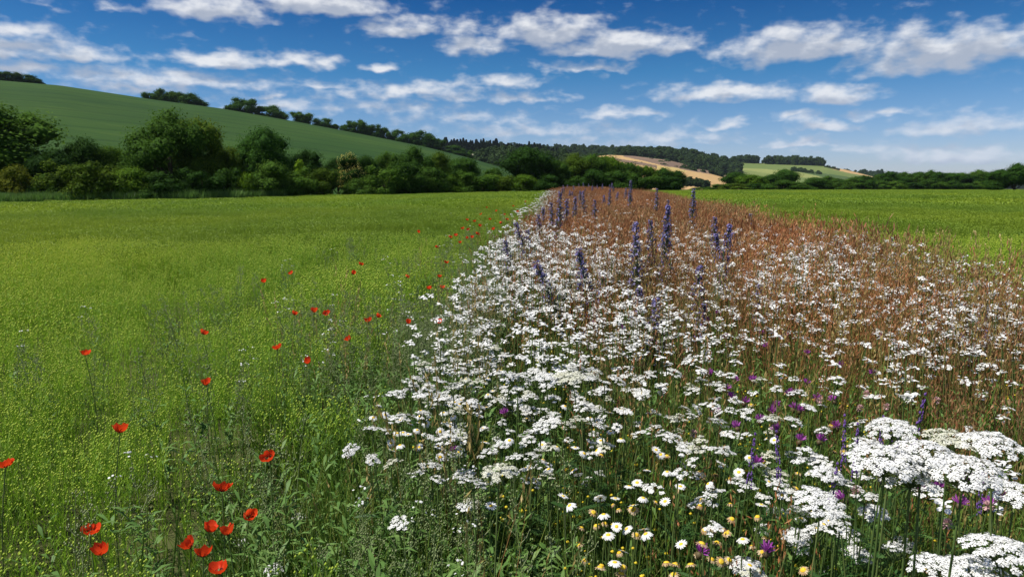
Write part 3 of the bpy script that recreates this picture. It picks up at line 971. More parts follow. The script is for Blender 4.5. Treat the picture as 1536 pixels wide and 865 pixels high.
def flax_tuft(n, rad, detail):
    mb = MB()
    r = rad * np.sqrt(rng.random(n))
    th = rng.random(n) * 6.28
    base = np.stack([r * np.cos(th), r * np.sin(th), np.zeros(n)], -1)
    az = rng.random(n) * 6.28
    L = U(.40, .54, n)
    Pn = stalk_paths(base, az, L, U(0, .15, n), U(.05, .35, n), 4)
    sd = np.stack([-np.sin(az), np.cos(az), np.zeros(n)], -1)
    strips(mb, Pn, sd, np.array([.0022, .002, .0016, .001]), 0, rng.random(n))
    top = Pn[:, -1]
    nlf = 12 if detail else 6
    for j in range(nlf):
        t = .35 + .62 * (j + rng.random(n)) / nlf
        p = Pn[:, 1] + (top - Pn[:, 1]) * ((t - .33) / .67)[:, None]
        a2 = rng.random(n) * 6.28
        d = np.stack([np.cos(a2), np.sin(a2), U(.6, 1.6, n)], -1)
        d = unit(d) * U(.018, .034, n)[:, None]
        s2 = np.stack([-np.sin(a2), np.cos(a2), np.zeros(n)], -1)
        strips(mb, np.stack([p, p + d * .5, p + d], 1), s2, np.array([.0012, .0036, .0004]) * (1 if detail else 1.7), 0, rng.random(n))
    nb = 7 if detail else 4
    for j in range(nb):
        a2 = rng.random(n) * 6.28
        o = np.stack([np.cos(a2) * U(.008, .05, n), np.sin(a2) * U(.008, .05, n), U(-.05, .045, n)], -1)
        st = top - np.stack([np.zeros(n), np.zeros(n), U(.03, .08, n)], -1)
        tip = top + o
        strips(mb, np.stack([st, (st + tip) / 2 + np.array([0, 0, -.006]), tip], 1), perp(o)[0], np.array([.001, .0009, .0008]), 0, rng.random(n))
        octas(mb, tip, U(.0032, .0046, n) * (1 if detail else 1.35), 1, rng.random(n), 1.1)
    return mb.mesh('flax', [M['flax_leaf'], M['flax_boll']])


def flax_far(rad, n, L, Wd):
    mb = MB()
    blades(mb, n, rad, L, Wd, (0, .3), (.1, .9), 0, 3)
    m = n // 2
    r = rad * np.sqrt(rng.random(m))
    th = rng.random(m) * 6.28
    C = np.stack([r * np.cos(th), r * np.sin(th), U(.40, .50, m)], -1)
    quads(mb, C, unit(rng.normal(size=(m, 3)) + np.array([0, 0, .8])), Wd[1] * 1.1, Wd[1] * .8, 0, rng.random(m))
    return mb.mesh('flax_patch', [M['flax_far']])


FLX = [flax_tuft(26, .15, True) for _ in range(4)] + [flax_tuft(34, .2, False) for _ in range(3)] + \
      [flax_far(.55, 1100, (.38, .52), (.006, .010)) for _ in range(3)] + [flax_far(1.6, 1500, (.40, .52), (.018, .03)) for _ in range(3)]
pts, ids, scs = [], [], []


def crop_points(y0, y1, dens, lo, hi, sc=(.9, 1.12)):
    """both fields, thinned where the verge weeds grow"""
    n = int((y1 - y0) * (y1 * 1.8 + 4) * dens)
    y = U(y0, y1, n)
    x = (rng.random(n) * 2 - 1) * (.88 * y1 + 1.2)
    le, re = left_edge(y), right_edge(y)
    ok = in_view(x, y, .13) & ((x < le - .22 - (.25 + .75 * np.exp(-y / 6)) * rng.random(n)) | (x > re + .05)) & (y < hedge_depth(x, y) - 6)
    x, y = x[ok], y[ok]
    pts.append(np.stack([x, y, gz(x, y)], -1))
    ids.append(rng.integers(lo, hi, len(x)))
    h = .94 + .08 * np.sin(x * 1.7 + y * .6) + .05 * np.sin(x * .5 - y * 1.1)
    scs.append(U(sc[0], sc[1], len(x)) * h)


crop_points(.9, 3.6, 26, 0, 4)
crop_points(3.6, 10, 15, 4, 7)
crop_points(8.5, 30, 3.4, 7, 10)
crop_points(26, 220, .33, 10, 13)
pts, ids, scs = np.concatenate(pts), np.concatenate(ids), np.concatenate(scs)
# an old wheel track leaves a curving line where the crop stands lower
TRK = np.array([at_z(u, v, .5)[:2] for u, v in ((640, 332), (600, 345), (530, 370), (440, 402), (350, 440), (270, 475), (200, 530), (140, 600))])
seg = np.concatenate([TRK[i] + (TRK[i + 1] - TRK[i]) * np.linspace(0, 1, 20, endpoint=False)[:, None] for i in range(len(TRK) - 1)])
dmin = np.min(np.hypot(pts[:, None, 0] - seg[None, :, 0], pts[:, None, 1] - seg[None, :, 1]), 1)
scs = scs * (1 - .3 * np.exp(-(dmin / (.10 + .012 * pts[:, 1])) ** 2))
print('flax', len(pts))
scatter('flax_crop', FLX, pts, ids, rng.random(len(pts)) * 6.28, scs, 'yellow-green flax crop dotted with round seed bolls', .06)

# ------------------------------------------------------------------ grasses and weeds


def seed_grass(n, rad, L, headL, smat, ngreen=6, open_head=False):
    """tuft of tall grass: leaf blades and stems that end in seed heads. materials: 0 blade, 1 stem/dry, 2 seed"""
    mb = MB()
    blades(mb, ngreen, rad, (.25, .5), (.003, .006), (0, .3), (.2, 1.0), 0)
    blades(mb, ngreen, rad, (.2, .5), (.002, .004), (0, .4), (.2, 1.1), 1)
    Pn = blades(mb, n, rad, L, (.0014, .0022), (0, .14), (.02, .4), 1, 5)
    top = Pn[:, -1]
    d = unit(top - Pn[:, -2])
    k = 11
    for j in range(k):
        t = j / (k - 1)
        off = rng.normal(size=(n, 3)) * (.013 if open_head else .0045) * (1.1 - t)
        c = top - d * (headL * (1 - t)) + off
        s = U(.6, 1.2, n)
        ax = unit(d + rng.normal(size=(n, 3)) * .35)
        sd, _ = perp(ax)
        sd = unit(sd + rng.normal(size=(n, 3)) * .6)
        strips(mb, np.stack([c - ax * (.008 * s)[:, None], c, c + ax * (.009 * s)[:, None]], 1), sd, np.array([.0008, .0052, .0006]) * s[:, None], 2, rng.random(n))
    return mb.mesh('seed_grass', [M['grass_green'], M['grass_dry'], smat])


def coarse_grass(n, rad, L, smat, Wd=(.008, .014)):
    mb = MB()
    blades(mb, n // 2, rad, (L[0] * .5, L[1] * .8), Wd, (0, .3), (.1, .7), 1, 3)
    Pn = blades(mb, n, rad, L, (Wd[0] * .3, Wd[0] * .4), (0, .16), (.02, .4), 1, 3)
    top = Pn[:, -1]
    for j in range(4):
        c = top - np.array([0, 0, .03]) * j + rng.normal(size=(n, 3)) * .012
        ax = unit(rng.normal(size=(n, 3)) * .4 + np.array([0, 0, 1]))
        strips(mb, np.stack([c - ax * .022, c, c + ax * .022], 1), perp(ax + rng.normal(size=(n, 3)) * .2)[0], np.array([.002, Wd[1] * 1.0, .002]), 2, rng.random(n))
    return mb.mesh('coarse_grass', [M['grass_green'], M['grass_dry'], smat])


DRY = [seed_grass(12, .09, (.55, .82), .10, M['seed_red'], 7), seed_grass(10, .09, (.5, .75), .12, M['seed_red'], 6, True), seed_grass(9, .08, (.55, .86), .08, M['seed_gold'], 9),
       coarse_grass(90, .28, (.5, .78), M['seed_red'], (.005, .008)), coarse_grass(90, .28, (.5, .76), M['seed_red'], (.005, .008)), coarse_grass(60, .28, (.5, .8), M['seed_gold']),
       coarse_grass(110, .6, (.5, .8), M['seed_red'], (.013, .022)), coarse_grass(110, .6, (.5, .78), M['seed_red'], (.013, .022))]
pts, ids, scs = [], [], []


def strip_points(y0, y1, dens, fn, extra=0.0):
    n = int((y1 - y0) * 6.3 * dens)
    y = U(y0, y1, n)
    e = rng.random(n) * 1.06 - .02
    le, re = left_edge(y) - extra, right_edge(y) + extra
    x = le + (re - le) * e
    ok = in_view(x, y, .1) & (rng.random(n) < fn(x, y, x - left_edge(y), right_edge(y) - x))
    return np.stack([x[ok], y[ok], gz(x[ok], y[ok])], -1)


def f_dry(x, y, dl, dr):
    # dry grass takes over further off and towards the far edge of the strip
    return np.clip(.22 + .65 * sst(1.8, 5, y) + .35 * sst(1.0, 2.2, dl), 0, 1) * np.clip(.22 + .78 * sst(.1, 1.0, dl), 0, 1) * sst(-.04, .12, dl)


for y0, y1, dn, lo, hi in ((.75, 5, 62, 0, 3), (5, 15, 40, 0, 3), (13, 36, 10, 3, 5), (34, 85, 3.6, 6, 8)):
    p = strip_points(y0, y1, dn, f_dry, .12)
    pts.append(p)
    i = rng.integers(lo, hi, len(p))
    if y1 == 15:
        i = np.where(rng.random(len(p)) < .22, rng.integers(3, 5, len(p)), i)
    if y1 <= 15:
        gold = (right_edge(p[:, 1]) - p[:, 0] < .5) & (rng.random(len(p)) < .5)
        i = np.where(gold, 2, i)
    ids.append(i)
    scs.append(U(.8, 1.12, len(p)))
pts, ids, scs = np.concatenate(pts), np.concatenate(ids), np.concatenate(scs)
# keep the grass right in front of the lens short
rim = right_edge(pts[:, 1]) - pts[:, 0]
scs *= 1 + .13 * np.exp(-((rim - .3) / .35) ** 2) * (np.sin(pts[:, 1] * 5) * .5 + .6)
scs *= np.where(pts[:, 1] < 1.1, .72, 1) * np.where(pts[:, 1] < 2.4, .9, 1)
print('dry', len(pts))
scatter('dry_grass', DRY, pts, ids, rng.random(len(pts)) * 6.28, scs, 'reddish brown dry grass filling the flower strip', .1)


def green_tuft(n, rad, L, leafy=0, mat='grass_green'):
    mb = MB()
    blades(mb, n, rad, L, (.003, .0065), (0, .35), (.1, 1.1), 0)
    for _ in range(leafy):
        c = rng.normal(size=2) * rad * .5
        m = 26
        h = U(.05, L[1] * .85, m)
        a2 = rng.random(m) * 6.28
        b = np.stack([c[0] + rng.normal(size=m) * .012, c[1] + rng.normal(size=m) * .012, h], -1)
        dd = unit(np.stack([np.cos(a2), np.sin(a2), U(-.1, .9, m)], -1)) * U(.02, .05, m)[:, None]
        strips(mb, np.stack([b, b + dd * .5 + np.array([0, 0, .006]), b + dd], 1), np.stack([-np.sin(a2), np.cos(a2), np.zeros(m)], -1), np.array([.002, .009, .001]), 1, rng.random(m))
    return mb.mesh('grass_tuft', [M[mat], M['weed_leaf']])


GRN_T = [green_tuft(42, .11, (.2, .5)), green_tuft(36, .11, (.2, .56), 2), green_tuft(30, .12, (.18, .45), 4), green_tuft(50, .1, (.3, .6))]
p1 = strip_points(.8, 5.5, 72, lambda x, y, dl, dr: np.clip(1.15 - .7 * sst(2.0, 4.6, y), 0, 1), .3)
p2 = strip_points(5.0, 18, 17, lambda x, y, dl, dr: np.clip(1.1 - .8 * sst(.3, 1.2, dl) * sst(.1, .6, dr), 0.42, 1), .3)
pts = np.concatenate([p1, p2])
sc = U(.75, 1.1, len(pts)) * np.where(pts[:, 1] < 1.2, .7, 1)
scatter('green_grass', GRN_T, pts, rng.integers(0, 4, len(pts)), rng.random(len(pts)) * 6.28, sc, 'green grass blades and leaves between the flowers', .1)


def weed(kind):
    mb = MB()
    n = 4 if kind == 0 else 3
    for _ in range(n):
        b = np.array([rng.normal() * .05, rng.normal() * .05, 0])
        H = U(.45, .68, 1)[0]
        az = rng.random() * 6.28
        Pn = stalk_paths(b[None], np.array([az]), np.array([H]), np.array([.03]), np.array([.18]), 6)
        tubes(mb, Pn, np.array([[.0022, .002, .0018, .0014, .001, .0007]]), 1, .4)
        m = 16
        t = U(.3, .98, m)
        ii = np.clip((t * 5).astype(int), 0, 4)
        st = Pn[0, ii] + (Pn[0, ii + 1] - Pn[0, ii]) * (t * 5 - ii)[:, None]
        a2 = rng.random(m) * 6.28
        ln = U(.04, .11, m) * (1.15 - t)
        e = st + np.stack([np.cos(a2) * ln, np.sin(a2) * ln, ln * 1.2], -1)
        mid = (st + e) / 2 + np.stack([np.cos(a2), np.sin(a2), 0 * a2], -1) * .006
        tubes(mb, np.stack([st, mid, e], 1), np.array([.001, .0008, .0005]), 1, rng.random(m))
        for j in range(5):
            c = st + (e - st) * U(.3, 1.05, m)[:, None] + rng.normal(size=(m, 3)) * .007
            octas(mb, c, U(.0016, .003, m), 1, rng.random(m), 1.5)
        k = 22
        h = U(.04, H * .7, k)
        a3 = rng.random(k) * 6.28
        bb = np.stack([b[0] + 0 * h, b[1] + 0 * h, h], -1)
        dd = unit(np.stack([np.cos(a3), np.sin(a3), U(0, .8, k)], -1)) * U(.03, .07, k)[:, None]
        strips(mb, np.stack([bb, bb + dd * .5 + np.array([0, 0, .008]), bb + dd], 1), np.stack([-np.sin(a3), np.cos(a3), 0 * a3], -1), np.array([.003, .012, .001]), 0, rng.random(k))
        if kind == 2:
            c = Pn[0, -1] + rng.normal(size=(5, 3)) * np.array([.009, .009, .003])
            discs(mb, c, unit(rng.normal(size=(5, 3)) * .4 + np.array([0, 0, 1])), .0034, 2, .5, 6, .2)
    return mb.mesh('weed', [M['weed_leaf'], M['weed_grey'], M['white']])


WD = [weed(0), weed(1), weed(2), weed(0), green_tuft(40, .12, (.25, .55), 4), green_tuft(46, .12, (.3, .6), 1)]
P_, I_ = [], []
for y0, y1, dn in ((1.0, 4.5, 120), (4.5, 10, 48), (10, 30, 10)):
    n = int((y1 - y0) * 3 * dn)
    y = U(y0, y1, n)
    q = rng.random(n) ** 1.5 * 2.3
    x = left_edge(y) + .12 - q
    keep = in_view(x, y, .1) & (rng.random(n) < np.clip(1.15 - q * .95, .06, 1)) & ((np.sin(x * 3.1 + 1) + np.sin(y * 2.3) + rng.normal(size=n)) > -1.2)
    x, y = x[keep], y[keep]
    P_.append(np.stack([x, y, gz(x, y)], -1))
    near_edge = left_edge(y) - x < .75
    I_.append(np.where(near_edge & (rng.random(len(x)) < np.where(y < 2.6, .78, .5)), rng.integers(4, 6, len(x)), rng.integers(0, 4, len(x))))
P_, I_ = np.concatenate(P_), np.concatenate(I_)
WD.append(DRY[2])
WD.append(DRY[2])
I_ = np.where(rng.random(len(I_)) < .09, rng.integers(6, 8, len(I_)), I_)
scatter('verge_weeds', WD, P_, I_, rng.random(len(P_)) * 6.28, U(.78, 1.05, len(P_)), 'grey-green weeds with tiny seed pods between flax and flowers', .12)

# rough grass bank along the left hedge
n = 1500
u = U(-60, 420, n)
D = np.interp(u, [h[0] for h in HEDGE], [h[1] for h in HEDGE]) - U(4.2, 6.2, n)
x = (u - 768) / F * D
mb = MB()
blades(mb, 160, .8, (.5, 1.1), (.03, .06), (0, .4), (.1, .8), 0, 3)
bank = mb.mesh('bank_grass', [M['weed_leaf']])
mb = MB()
blades(mb, 120, .7, (.5, .95), (.02, .04), (0, .4), (.1, .8), 0, 3)
blades(mb, 14, .7, (.6, .9), (.05, .08), (0, .4), (.1, .8), 1, 3)
bank2 = mb.mesh('bank_grass', [M['weed_leaf'], M['cream']])
n_ = len(x)
scatter('bank_grass', [bank, bank2], np.stack([x, D, gz(x, D)], -1), (rng.random(n) < .1).astype(int), rng.random(n) * 6.28, U(1.0, 1.5, n), 'rough grass bank along the foot of the left hedgerow')

# ------------------------------------------------------------------ flowers, each a thing of its own


def thing(name, label, cat, loc, rz=0.0, sc=1.0, group=None, tilt=(0, 0)):
    e = bpy.data.objects.new(name, None)
    COL.objects.link(e)
    e.empty_display_size = .05
    e.location = loc
    e.rotation_euler = (tilt[0], tilt[1], rz)
    e.scale = (sc, sc, sc)
    e['label'] = label
    e['category'] = cat
    if group:
        e['group'] = group
    return e


def stem_mesh(name, H, r0, r1, bend, mat='stem', k=6):
    mb = MB()
    az = rng.random() * 6.28
    Pn = stalk_paths(np.array([[0, 0, -.02]]), np.array([az]), np.array([H + .02]), np.array([0.]), np.array([bend]), k)
    Pn[0, :, :2] -= Pn[0, -1, :2] * np.linspace(0, 1, k)[:, None]      # the head stays above the root
    Pn[0, :, 2] *= (H + .02) / (Pn[0, -1, 2] + .02)
    tubes(mb, Pn, np.linspace(r0, r1, k)[None], 0, .5, 5)
    return mb.mesh(name, [M[mat]], True)


def feather_leaves(n, h0, h1, L, wd=.0035, mat='feather'):
    mb = MB()
    h = U(h0, h1, n)
    a = rng.random(n) * 6.28
    ln = U(L * .6, L, n)
    d = np.stack([np.cos(a), np.sin(a), U(.2, .9, n)], -1)
    d = unit(d)
    b = np.stack([0 * h, 0 * h, h], -1)
    tip = b + d * ln[:, None]
    sd = np.stack([-np.sin(a), np.cos(a), 0 * a], -1)
    strips(mb, np.stack([b, (b + tip) / 2 + np.array([0, 0, .008]), tip], 1), sd, np.array([.001, .0016, .0006]), 0, rng.random(n))
    for j in range(9):
        t = .15 + .8 * j / 8
        for s in (-1, 1):
            p = b + (tip - b) * t
            q = p + (sd * s + d * .6) * (ln * .24 * math.sin(math.pi * (.15 + .8 * t)))[:, None]
            strips(mb, np.stack([p, (p + q) / 2, q], 1), unit(np.cross(sd, d)) * .6 + d * .8, np.array([.001, wd, .0006]), 0, rng.random(n))
    return mb.mesh('leaf', [M[mat]])


def yarrow_head(R, nsub, floret, mat='white', lod=False):
    """flat-topped corymb: heads of small florets on branching rays; origin at the head's centre"""
    mb = MB()
    st = MB()
    i = np.arange(nsub)
    rr = R * np.sqrt((i + .4) / nsub) * (1 + .12 * rng.normal(size=nsub))
    th = i * 2.399 + rng.normal(size=nsub) * .25
    c = np.stack([rr * np.cos(th), rr * np.sin(th), -rr ** 2 / R * .34 + rng.normal(size=nsub) * .0022], -1)
    for q in c:
        m = random.randint(11, 17)
        k = np.arange(m)
        r2 = R / math.sqrt(nsub) * .92 * np.sqrt((k + .3) / m)
        t2 = k * 2.399 + rng.random() * 6.28
        C = np.stack([q[0] + r2 * np.cos(t2), q[1] + r2 * np.sin(t2), q[2] - r2 ** 2 * 18 + rng.normal(size=m) * .0009], -1)
        nv = unit(np.stack([C[:, 0] - 0, C[:, 1], 0 * C[:, 0]], -1) / R * .35 + np.array([0, 0, 1]) + rng.normal(size=(m, 3)) * .22)
        discs(mb, C, nv, U(floret * .8, floret * 1.2, m), 0, rng.random(m), 6, .18)
        octas(mb, C + nv * .0006, floret * .28, 1, .6)
    base = np.array([0, 0, -R * 1.1])
    mid = base * .45 + c * .55 - np.array([0, 0, R * .12])
    tubes(st, np.stack([np.repeat(base[None], nsub, 0), mid, c - np.array([0, 0, .002])], 1), np.array([.0011, .0008, .0009]), 0, .5, 3)
    return mb.mesh('flower_head', [M[mat], M['cream']]), st.mesh('ray', [M['stem']])


YH = .55
YAR = []
for i, (R, ns) in enumerate(((.018, 9), (.022, 12), (.014, 6), (.026, 15), (.020, 9))):
    YAR.append((stem_mesh('stem', YH - R * 1.1, .0022, .0016, .3), feather_leaves(9, .06, .44, .07), *yarrow_head(R, ns, .0020), R))
GRY = yarrow_head(.022, 12, .0020, 'cream')


def yarrow(loc, h, label, group, var=None, name='yarrow', cat='wildflower', grey=False, sc=1.0):
    v = YAR[var if var is not None else random.randrange(len(YAR))]
    e = thing(name, label, cat, loc, random.uniform(0, 6.28), h / YH, group, (random.gauss(0, .05), random.gauss(0, .05)))
    link(v[0], 'stem', e)
    link(v[1], 'leaves', e)
    fh = link(GRY[0] if grey else v[2], 'flower_head', e)
    fh.location = (0, 0, YH)
    fh.scale = (sc * random.uniform(.85, 1.1), sc * random.uniform(.85, 1.1), random.uniform(.8, 1.3))
    fh.rotation_euler = (random.gauss(.05, .2), random.gauss(0, .2), random.uniform(0, 6.28))
    link(v[3], 'rays', fh)
    return e


# far yarrow: simplified plants for the mass
def yarrow_far(nh, R, rad):
    mb = MB()
    for _ in range(nh):
        c0 = np.array([rng.normal() * rad, rng.normal() * rad, U(.46, .62, 1)[0]])
        ns = 10
        i = np.arange(ns)
        rr = R * np.sqrt((i + .4) / ns)
        th = i * 2.399
        c = c0 + np.stack([rr * np.cos(th), rr * np.sin(th), rng.normal(size=ns) * .004], -1)
        discs(mb, c, unit(rng.normal(size=(ns, 3)) * .3 + np.array([0, 0, 1])), R / 2.9, 0, rng.random(ns), 6, .3)
        tubes(mb, np.array([[[c0[0], c0[1], 0], [c0[0], c0[1], c0[2] * .5], c0]]), np.array([[.0022, .002, .002]]), 1, .5, 3)
    return mb.mesh('far_yarrow', [M['white'], M['stem']])


YF = [yarrow_far(1, .021, .0), yarrow_far(2, .019, .05), yarrow_far(3, .018, .07), yarrow_far(7, .026, .25)]


def f_yar(x, y, dl, dr):
    edge = (1 - sst(.55, 1.5, dl)) * (1 - .75 * sst(5.5, 9, y)) * sst(1.15, 1.7, y)
    mid = .26 * (1 - sst(6, 10, y)) * (1 - .45 * sst(3.6, 5.5, y)) * (1 - sst(2.4, 3.2, dl) * .5) * (1 - .55 * sst(.9, 1.4, dl) * (1 - sst(1.8, 2.6, y)))
    right = .74 * sst(1.2, 1.9, dl) * (1 - sst(5.2, 8.5, y)) * sst(2.3, 3.0, y)
    mid = mid + .045 * sst(6, 9, y) * (1 - sst(12, 20, y))
    patch = .55 + .45 * np.sin(x * 4.1 + 1.3) * np.sin(y * 3.3 + .4)
    return np.clip((edge + mid + right) * patch, 0, 1)


y1 = strip_points(1.12, 12, 165, f_yar, .04)
y2 = strip_points(12, 60, 6, lambda x, y, dl, dr: np.clip(.85 - sst(.1, .9, dl) * .78 * (1 - .3 * (1 - sst(14, 22, y))), 0, 1), .1)
pr = np.array([[q[0], q[1], q[2] + .55] for q in y1])
size = 1 / np.linalg.norm(pr - EYE, axis=1)
vis = np.abs(pr[:, 0]) < pr[:, 1] * .72
order = np.argsort(-size * vis)
print('yarrow', len(y1), len(y2))
MARKS = [(996, 380, 'tallest blue spire'), (962, 410, 'second tallest blue spire'), (866, 420, 'leaning blue spire'), (822, 430, 'strongly leaning blue spire'), (985, 480, 'short violet spire'), (1046, 445, 'spire right of the tallest'),
         (1088, 390, 'broad blue spire'), (1143, 455, 'faded violet spire'), (1127, 335, 'thin grey spire'), (836, 320, 'dark slender far spire'), (772, 355, 'leaning dark spire'), (1470, 470, 'rightmost grey spire'),
         (640, 635, 'dense daisy patch'), (1140, 600, 'purple knapweed patch'), (1338, 632, 'umbel behind the biggest'), (1328, 672, 'biggest white umbel cluster'), (1232, 743, 'lone domed umbel'), (1122, 842, 'bottom edge umbel'),
         (748, 702, 'greyish old umbel'), (708, 752, 'small old umbel'), (855, 560, 'broad pale umbel'), (970, 810, 'withered yellow daisies'), (1165, 763, 'oval white umbel'), (1136, 694, 'brightest purple knapweed'),
         (700, 490, 'white edge bulge'), (1300, 420, 'grassy right rim'), (1400, 520, 'brown grass far right'), (905, 640, 'near white drift'), (1030, 700, 'near green gap'), (780, 560, 'left white drift')]


def to_px(p):
    d = np.asarray(p, float) - EYE
    q = d @ _fw
    return 768 + F * d[0] / q, 432.5 - F * (d @ _up) / q


def where(p):
    u, v = to_px(p)
    m = min(MARKS, key=lambda k: (k[0] - u) ** 2 + ((k[1] - v) * 1.5) ** 2)
    du, dv = u - m[0], (v - m[1]) * 1.5
    if abs(du) < 13 and abs(dv) < 16:
        return 'right at the ' + m[2]
    if abs(du) > abs(dv):
        return ('close right of the ' if du > 0 else 'close left of the ') + m[2] if abs(du) < 45 else ('some way right of the ' if du > 0 else 'some way left of the ') + m[2]
    return ('in front of the ' if dv > 0 else 'behind the ') + m[2]

YG = 'yarrow in the flower strip'
for k, j in enumerate(order[:300]):
    x, y, z = y1[j]
    h = random.gauss(.56 + .05 * float(sst(2.6, 4.2, y)), .045)
    var = random.randrange(len(YAR))
    lab = ('large', 'broad', 'small', 'very broad', 'medium')[(0, 1, 2, 3, 4)[var]] + ' white yarrow head ' + where((x, y, z + h))
    yarrow((x, y, z), h, lab, YG, var, grey=random.random() < .11)
rest = np.concatenate([y1[order[300:]], y2])
far = rest[:, 1] > 14
scatter('yarrow_drift', YF, rest, np.where(far, 3, rng.integers(0, 3, len(rest))), rng.random(len(rest)) * 6.28, U(.9, 1.12, len(rest)) * (1 + .12 * sst(3, 5, rest[:, 1])), 'white yarrow further along the strip', .06)


# oxeye daisies
def daisy_parts(R, H, droop, npet, wither=False):
    pt, dc = MB(), MB()
    a = np.arange(npet) * 2 * math.pi / npet + rng.normal(size=npet) * .06
    d = np.stack([np.cos(a), np.sin(a), np.zeros(npet)], -1)
    s = np.stack([-np.sin(a), np.cos(a), np.zeros(npet)], -1)
    ln = R * U(.88, 1.06, npet)
    dr = droop + rng.normal(size=npet) * .12
    p0 = d * R * .28
    p1 = d * (R * .62) + np.array([0, 0, 1.]) * (ln * .02 - dr * ln * .12)[:, None]
    p2 = d * (R * .62 + (ln - R * .62) * np.cos(dr * .7))[:, None] - np.array([0, 0, 1.]) * (dr * ln * .5)[:, None]
    strips(pt, np.stack([p0, p1, p2], 1), s, np.array([R * .16, R * .26, R * .12]), 0, rng.random(npet))
    # domed disc
    rd = R * (.34 if not wither else .5)
    k = 10
    rings = [(0, .36), (.5, .33), (.85, .2), (1.0, 0.02)]
    V = [[0, 0, rings[0][1] * rd * (1.3 if wither else 1)]]
    for q, z in rings[1:]:
        for i in range(k):
            t = i * 6.2832 / k
            V.append([q * rd * math.cos(t), q * rd * math.sin(t), z * rd * (1.3 if wither else 1)])
    dc.add(V, [[0, 1 + i, 1 + (i + 1) % k] for i in range(k)], 0, rng.random(k))
    Fq = []
    for b in range(2):
        for i in range(k):
            Fq.append([1 + b * k + i, 1 + (b + 1) * k + i, 1 + (b + 1) * k + (i + 1) % k, 1 + b * k + (i + 1) % k])
    dc.add(np.array(V), np.array(Fq), 0, rng.random(len(Fq)))
    return pt.mesh('petals', [M['brown_petal' if wither else 'white']]), dc.mesh('disc', [M['yellow']], True)


DH = .5
DAI = [(stem_mesh('stem', DH, .0017, .0013, .25), feather_leaves(5, .05, .3, .05, .005), *daisy_parts(R, DH, dr, n)) for R, dr, n in ((.0118, .15, 20), (.013, .5, 22), (.0112, .05, 19), (.0124, .9, 21))]
WIT = [(stem_mesh('stem', DH, .0018, .0014, .25), feather_leaves(5, .05, .3, .05, .005), *daisy_parts(R, DH, dr, n, True)) for R, dr, n in ((.0108, .9, 18), (.010, 1.3, 16), (.0114, .6, 18))]


def daisy(loc, h, label, group, wither=False, face=None):
    v = random.choice(WIT if wither else DAI)
    e = thing('withered_daisy' if wither else 'oxeye_daisy', label, 'wildflower', loc, random.uniform(0, 6.28), h / DH, group)
    link(v[0], 'stem', e)
    link(v[1], 'leaves', e)
    hd = link(v[2], 'petals', e)
    hd.location = (0, 0, DH)
    hd.rotation_euler = (random.gauss(0, .35), random.gauss(0, .35), random.uniform(0, 6.28))
    link(v[3], 'disc', hd)
    return e


def root_of(p):
    """ground point under a flower head"""
    return (float(p[0]), float(p[1]), float(gz(p[0], p[1])))


def put(u, v, z):
    p = at_z(u, v, z)
    return root_of(p), float(p[2]) - float(gz(p[0], p[1]))


n = 0
for _ in range(150):
    if n < 55:
        u, v = random.gauss(640, 45), random.gauss(635, 26)
        lab = 'oxeye daisy in the dense white patch at the left tip of the strip'
    elif n < 85:
        u, v = random.gauss(720, 30), random.uniform(470, 610)
        lab = 'oxeye daisy standing in the white left edge of the strip above the dense patch'
    elif n < 125:
        u, v = random.uniform(730, 1010), random.uniform(560, 760)
        lab = 'oxeye daisy scattered among yarrow in the middle of the strip'
    else:
        u, v = random.uniform(900, 1250), random.uniform(620, 850)
        lab = 'oxeye daisy among green stems in the near part of the strip'
    if v > 860 or v < 455:
        continue
    n += 1
    loc, h = put(u, v, random.gauss(.53, .025))
    lab = 'white oxeye daisy ' + where((loc[0], loc[1], loc[2] + h))
    daisy(loc, h, lab, 'oxeye daisies in the flower strip')
for (u, v) in [(965, 808), (905, 785), (830, 640), (885, 636), (968, 815), (1240, 755), (1085, 660), (730, 620)]:
    loc, h = put(u, v, .54)
    e = daisy(loc, h + .02, 'tall fully open oxeye daisy ' + where((loc[0], loc[1], loc[2] + h)), 'large oxeye daisies in the flower strip')
for i in range(62):
    if i < 26:
        u, v = random.uniform(860, 1090), random.uniform(745, 862)
    elif i < 44:
        u, v = random.uniform(1010, 1150), random.uniform(700, 862)
    else:
        u, v = random.uniform(760, 1400), random.uniform(600, 862)
    loc, h = put(u, v, random.gauss(.50, .03))
    lab = 'withered daisy with yellow disc ' + where((loc[0], loc[1], loc[2] + h))
    daisy(loc, h, lab, 'withered daisies in the flower strip', True)


# knapweed
def knapweed_parts():
    fl, br = MB(), MB()
    n = 46
    a = rng.random(n) * 6.28
    inc = rng.random(n) ** .7 * 1.25
    d = np.stack([np.cos(a) * np.sin(inc), np.sin(a) * np.sin(inc), np.cos(inc)], -1)
    ln = U(.012, .02, n)
    p = np.stack([d * .003, d * (ln * .6)[:, None], d * ln[:, None] + np.array([0, 0, .002])], 1)
    strips(fl, p, unit(np.cross(d, rng.normal(size=(n, 3)))), np.array([.0012, .0022, .0016]), 0, rng.random(n))
    octas(br, np.array([[0, 0, -.007]]), .0085, 0, .3, 1.25)
    octas(br, np.array([[0.0005, 0, -.006]]), .0088, 0, .8, 1.1)
    return fl.mesh('florets', [M['purple']]), br.mesh('bract', [M['bract']], True)


KH = .5
KNA = [(stem_mesh('stem', KH - .012, .0016, .0013, .35), feather_leaves(5, .1, .4, .05, .006, 'weed_leaf'), *knapweed_parts()) for _ in range(3)]


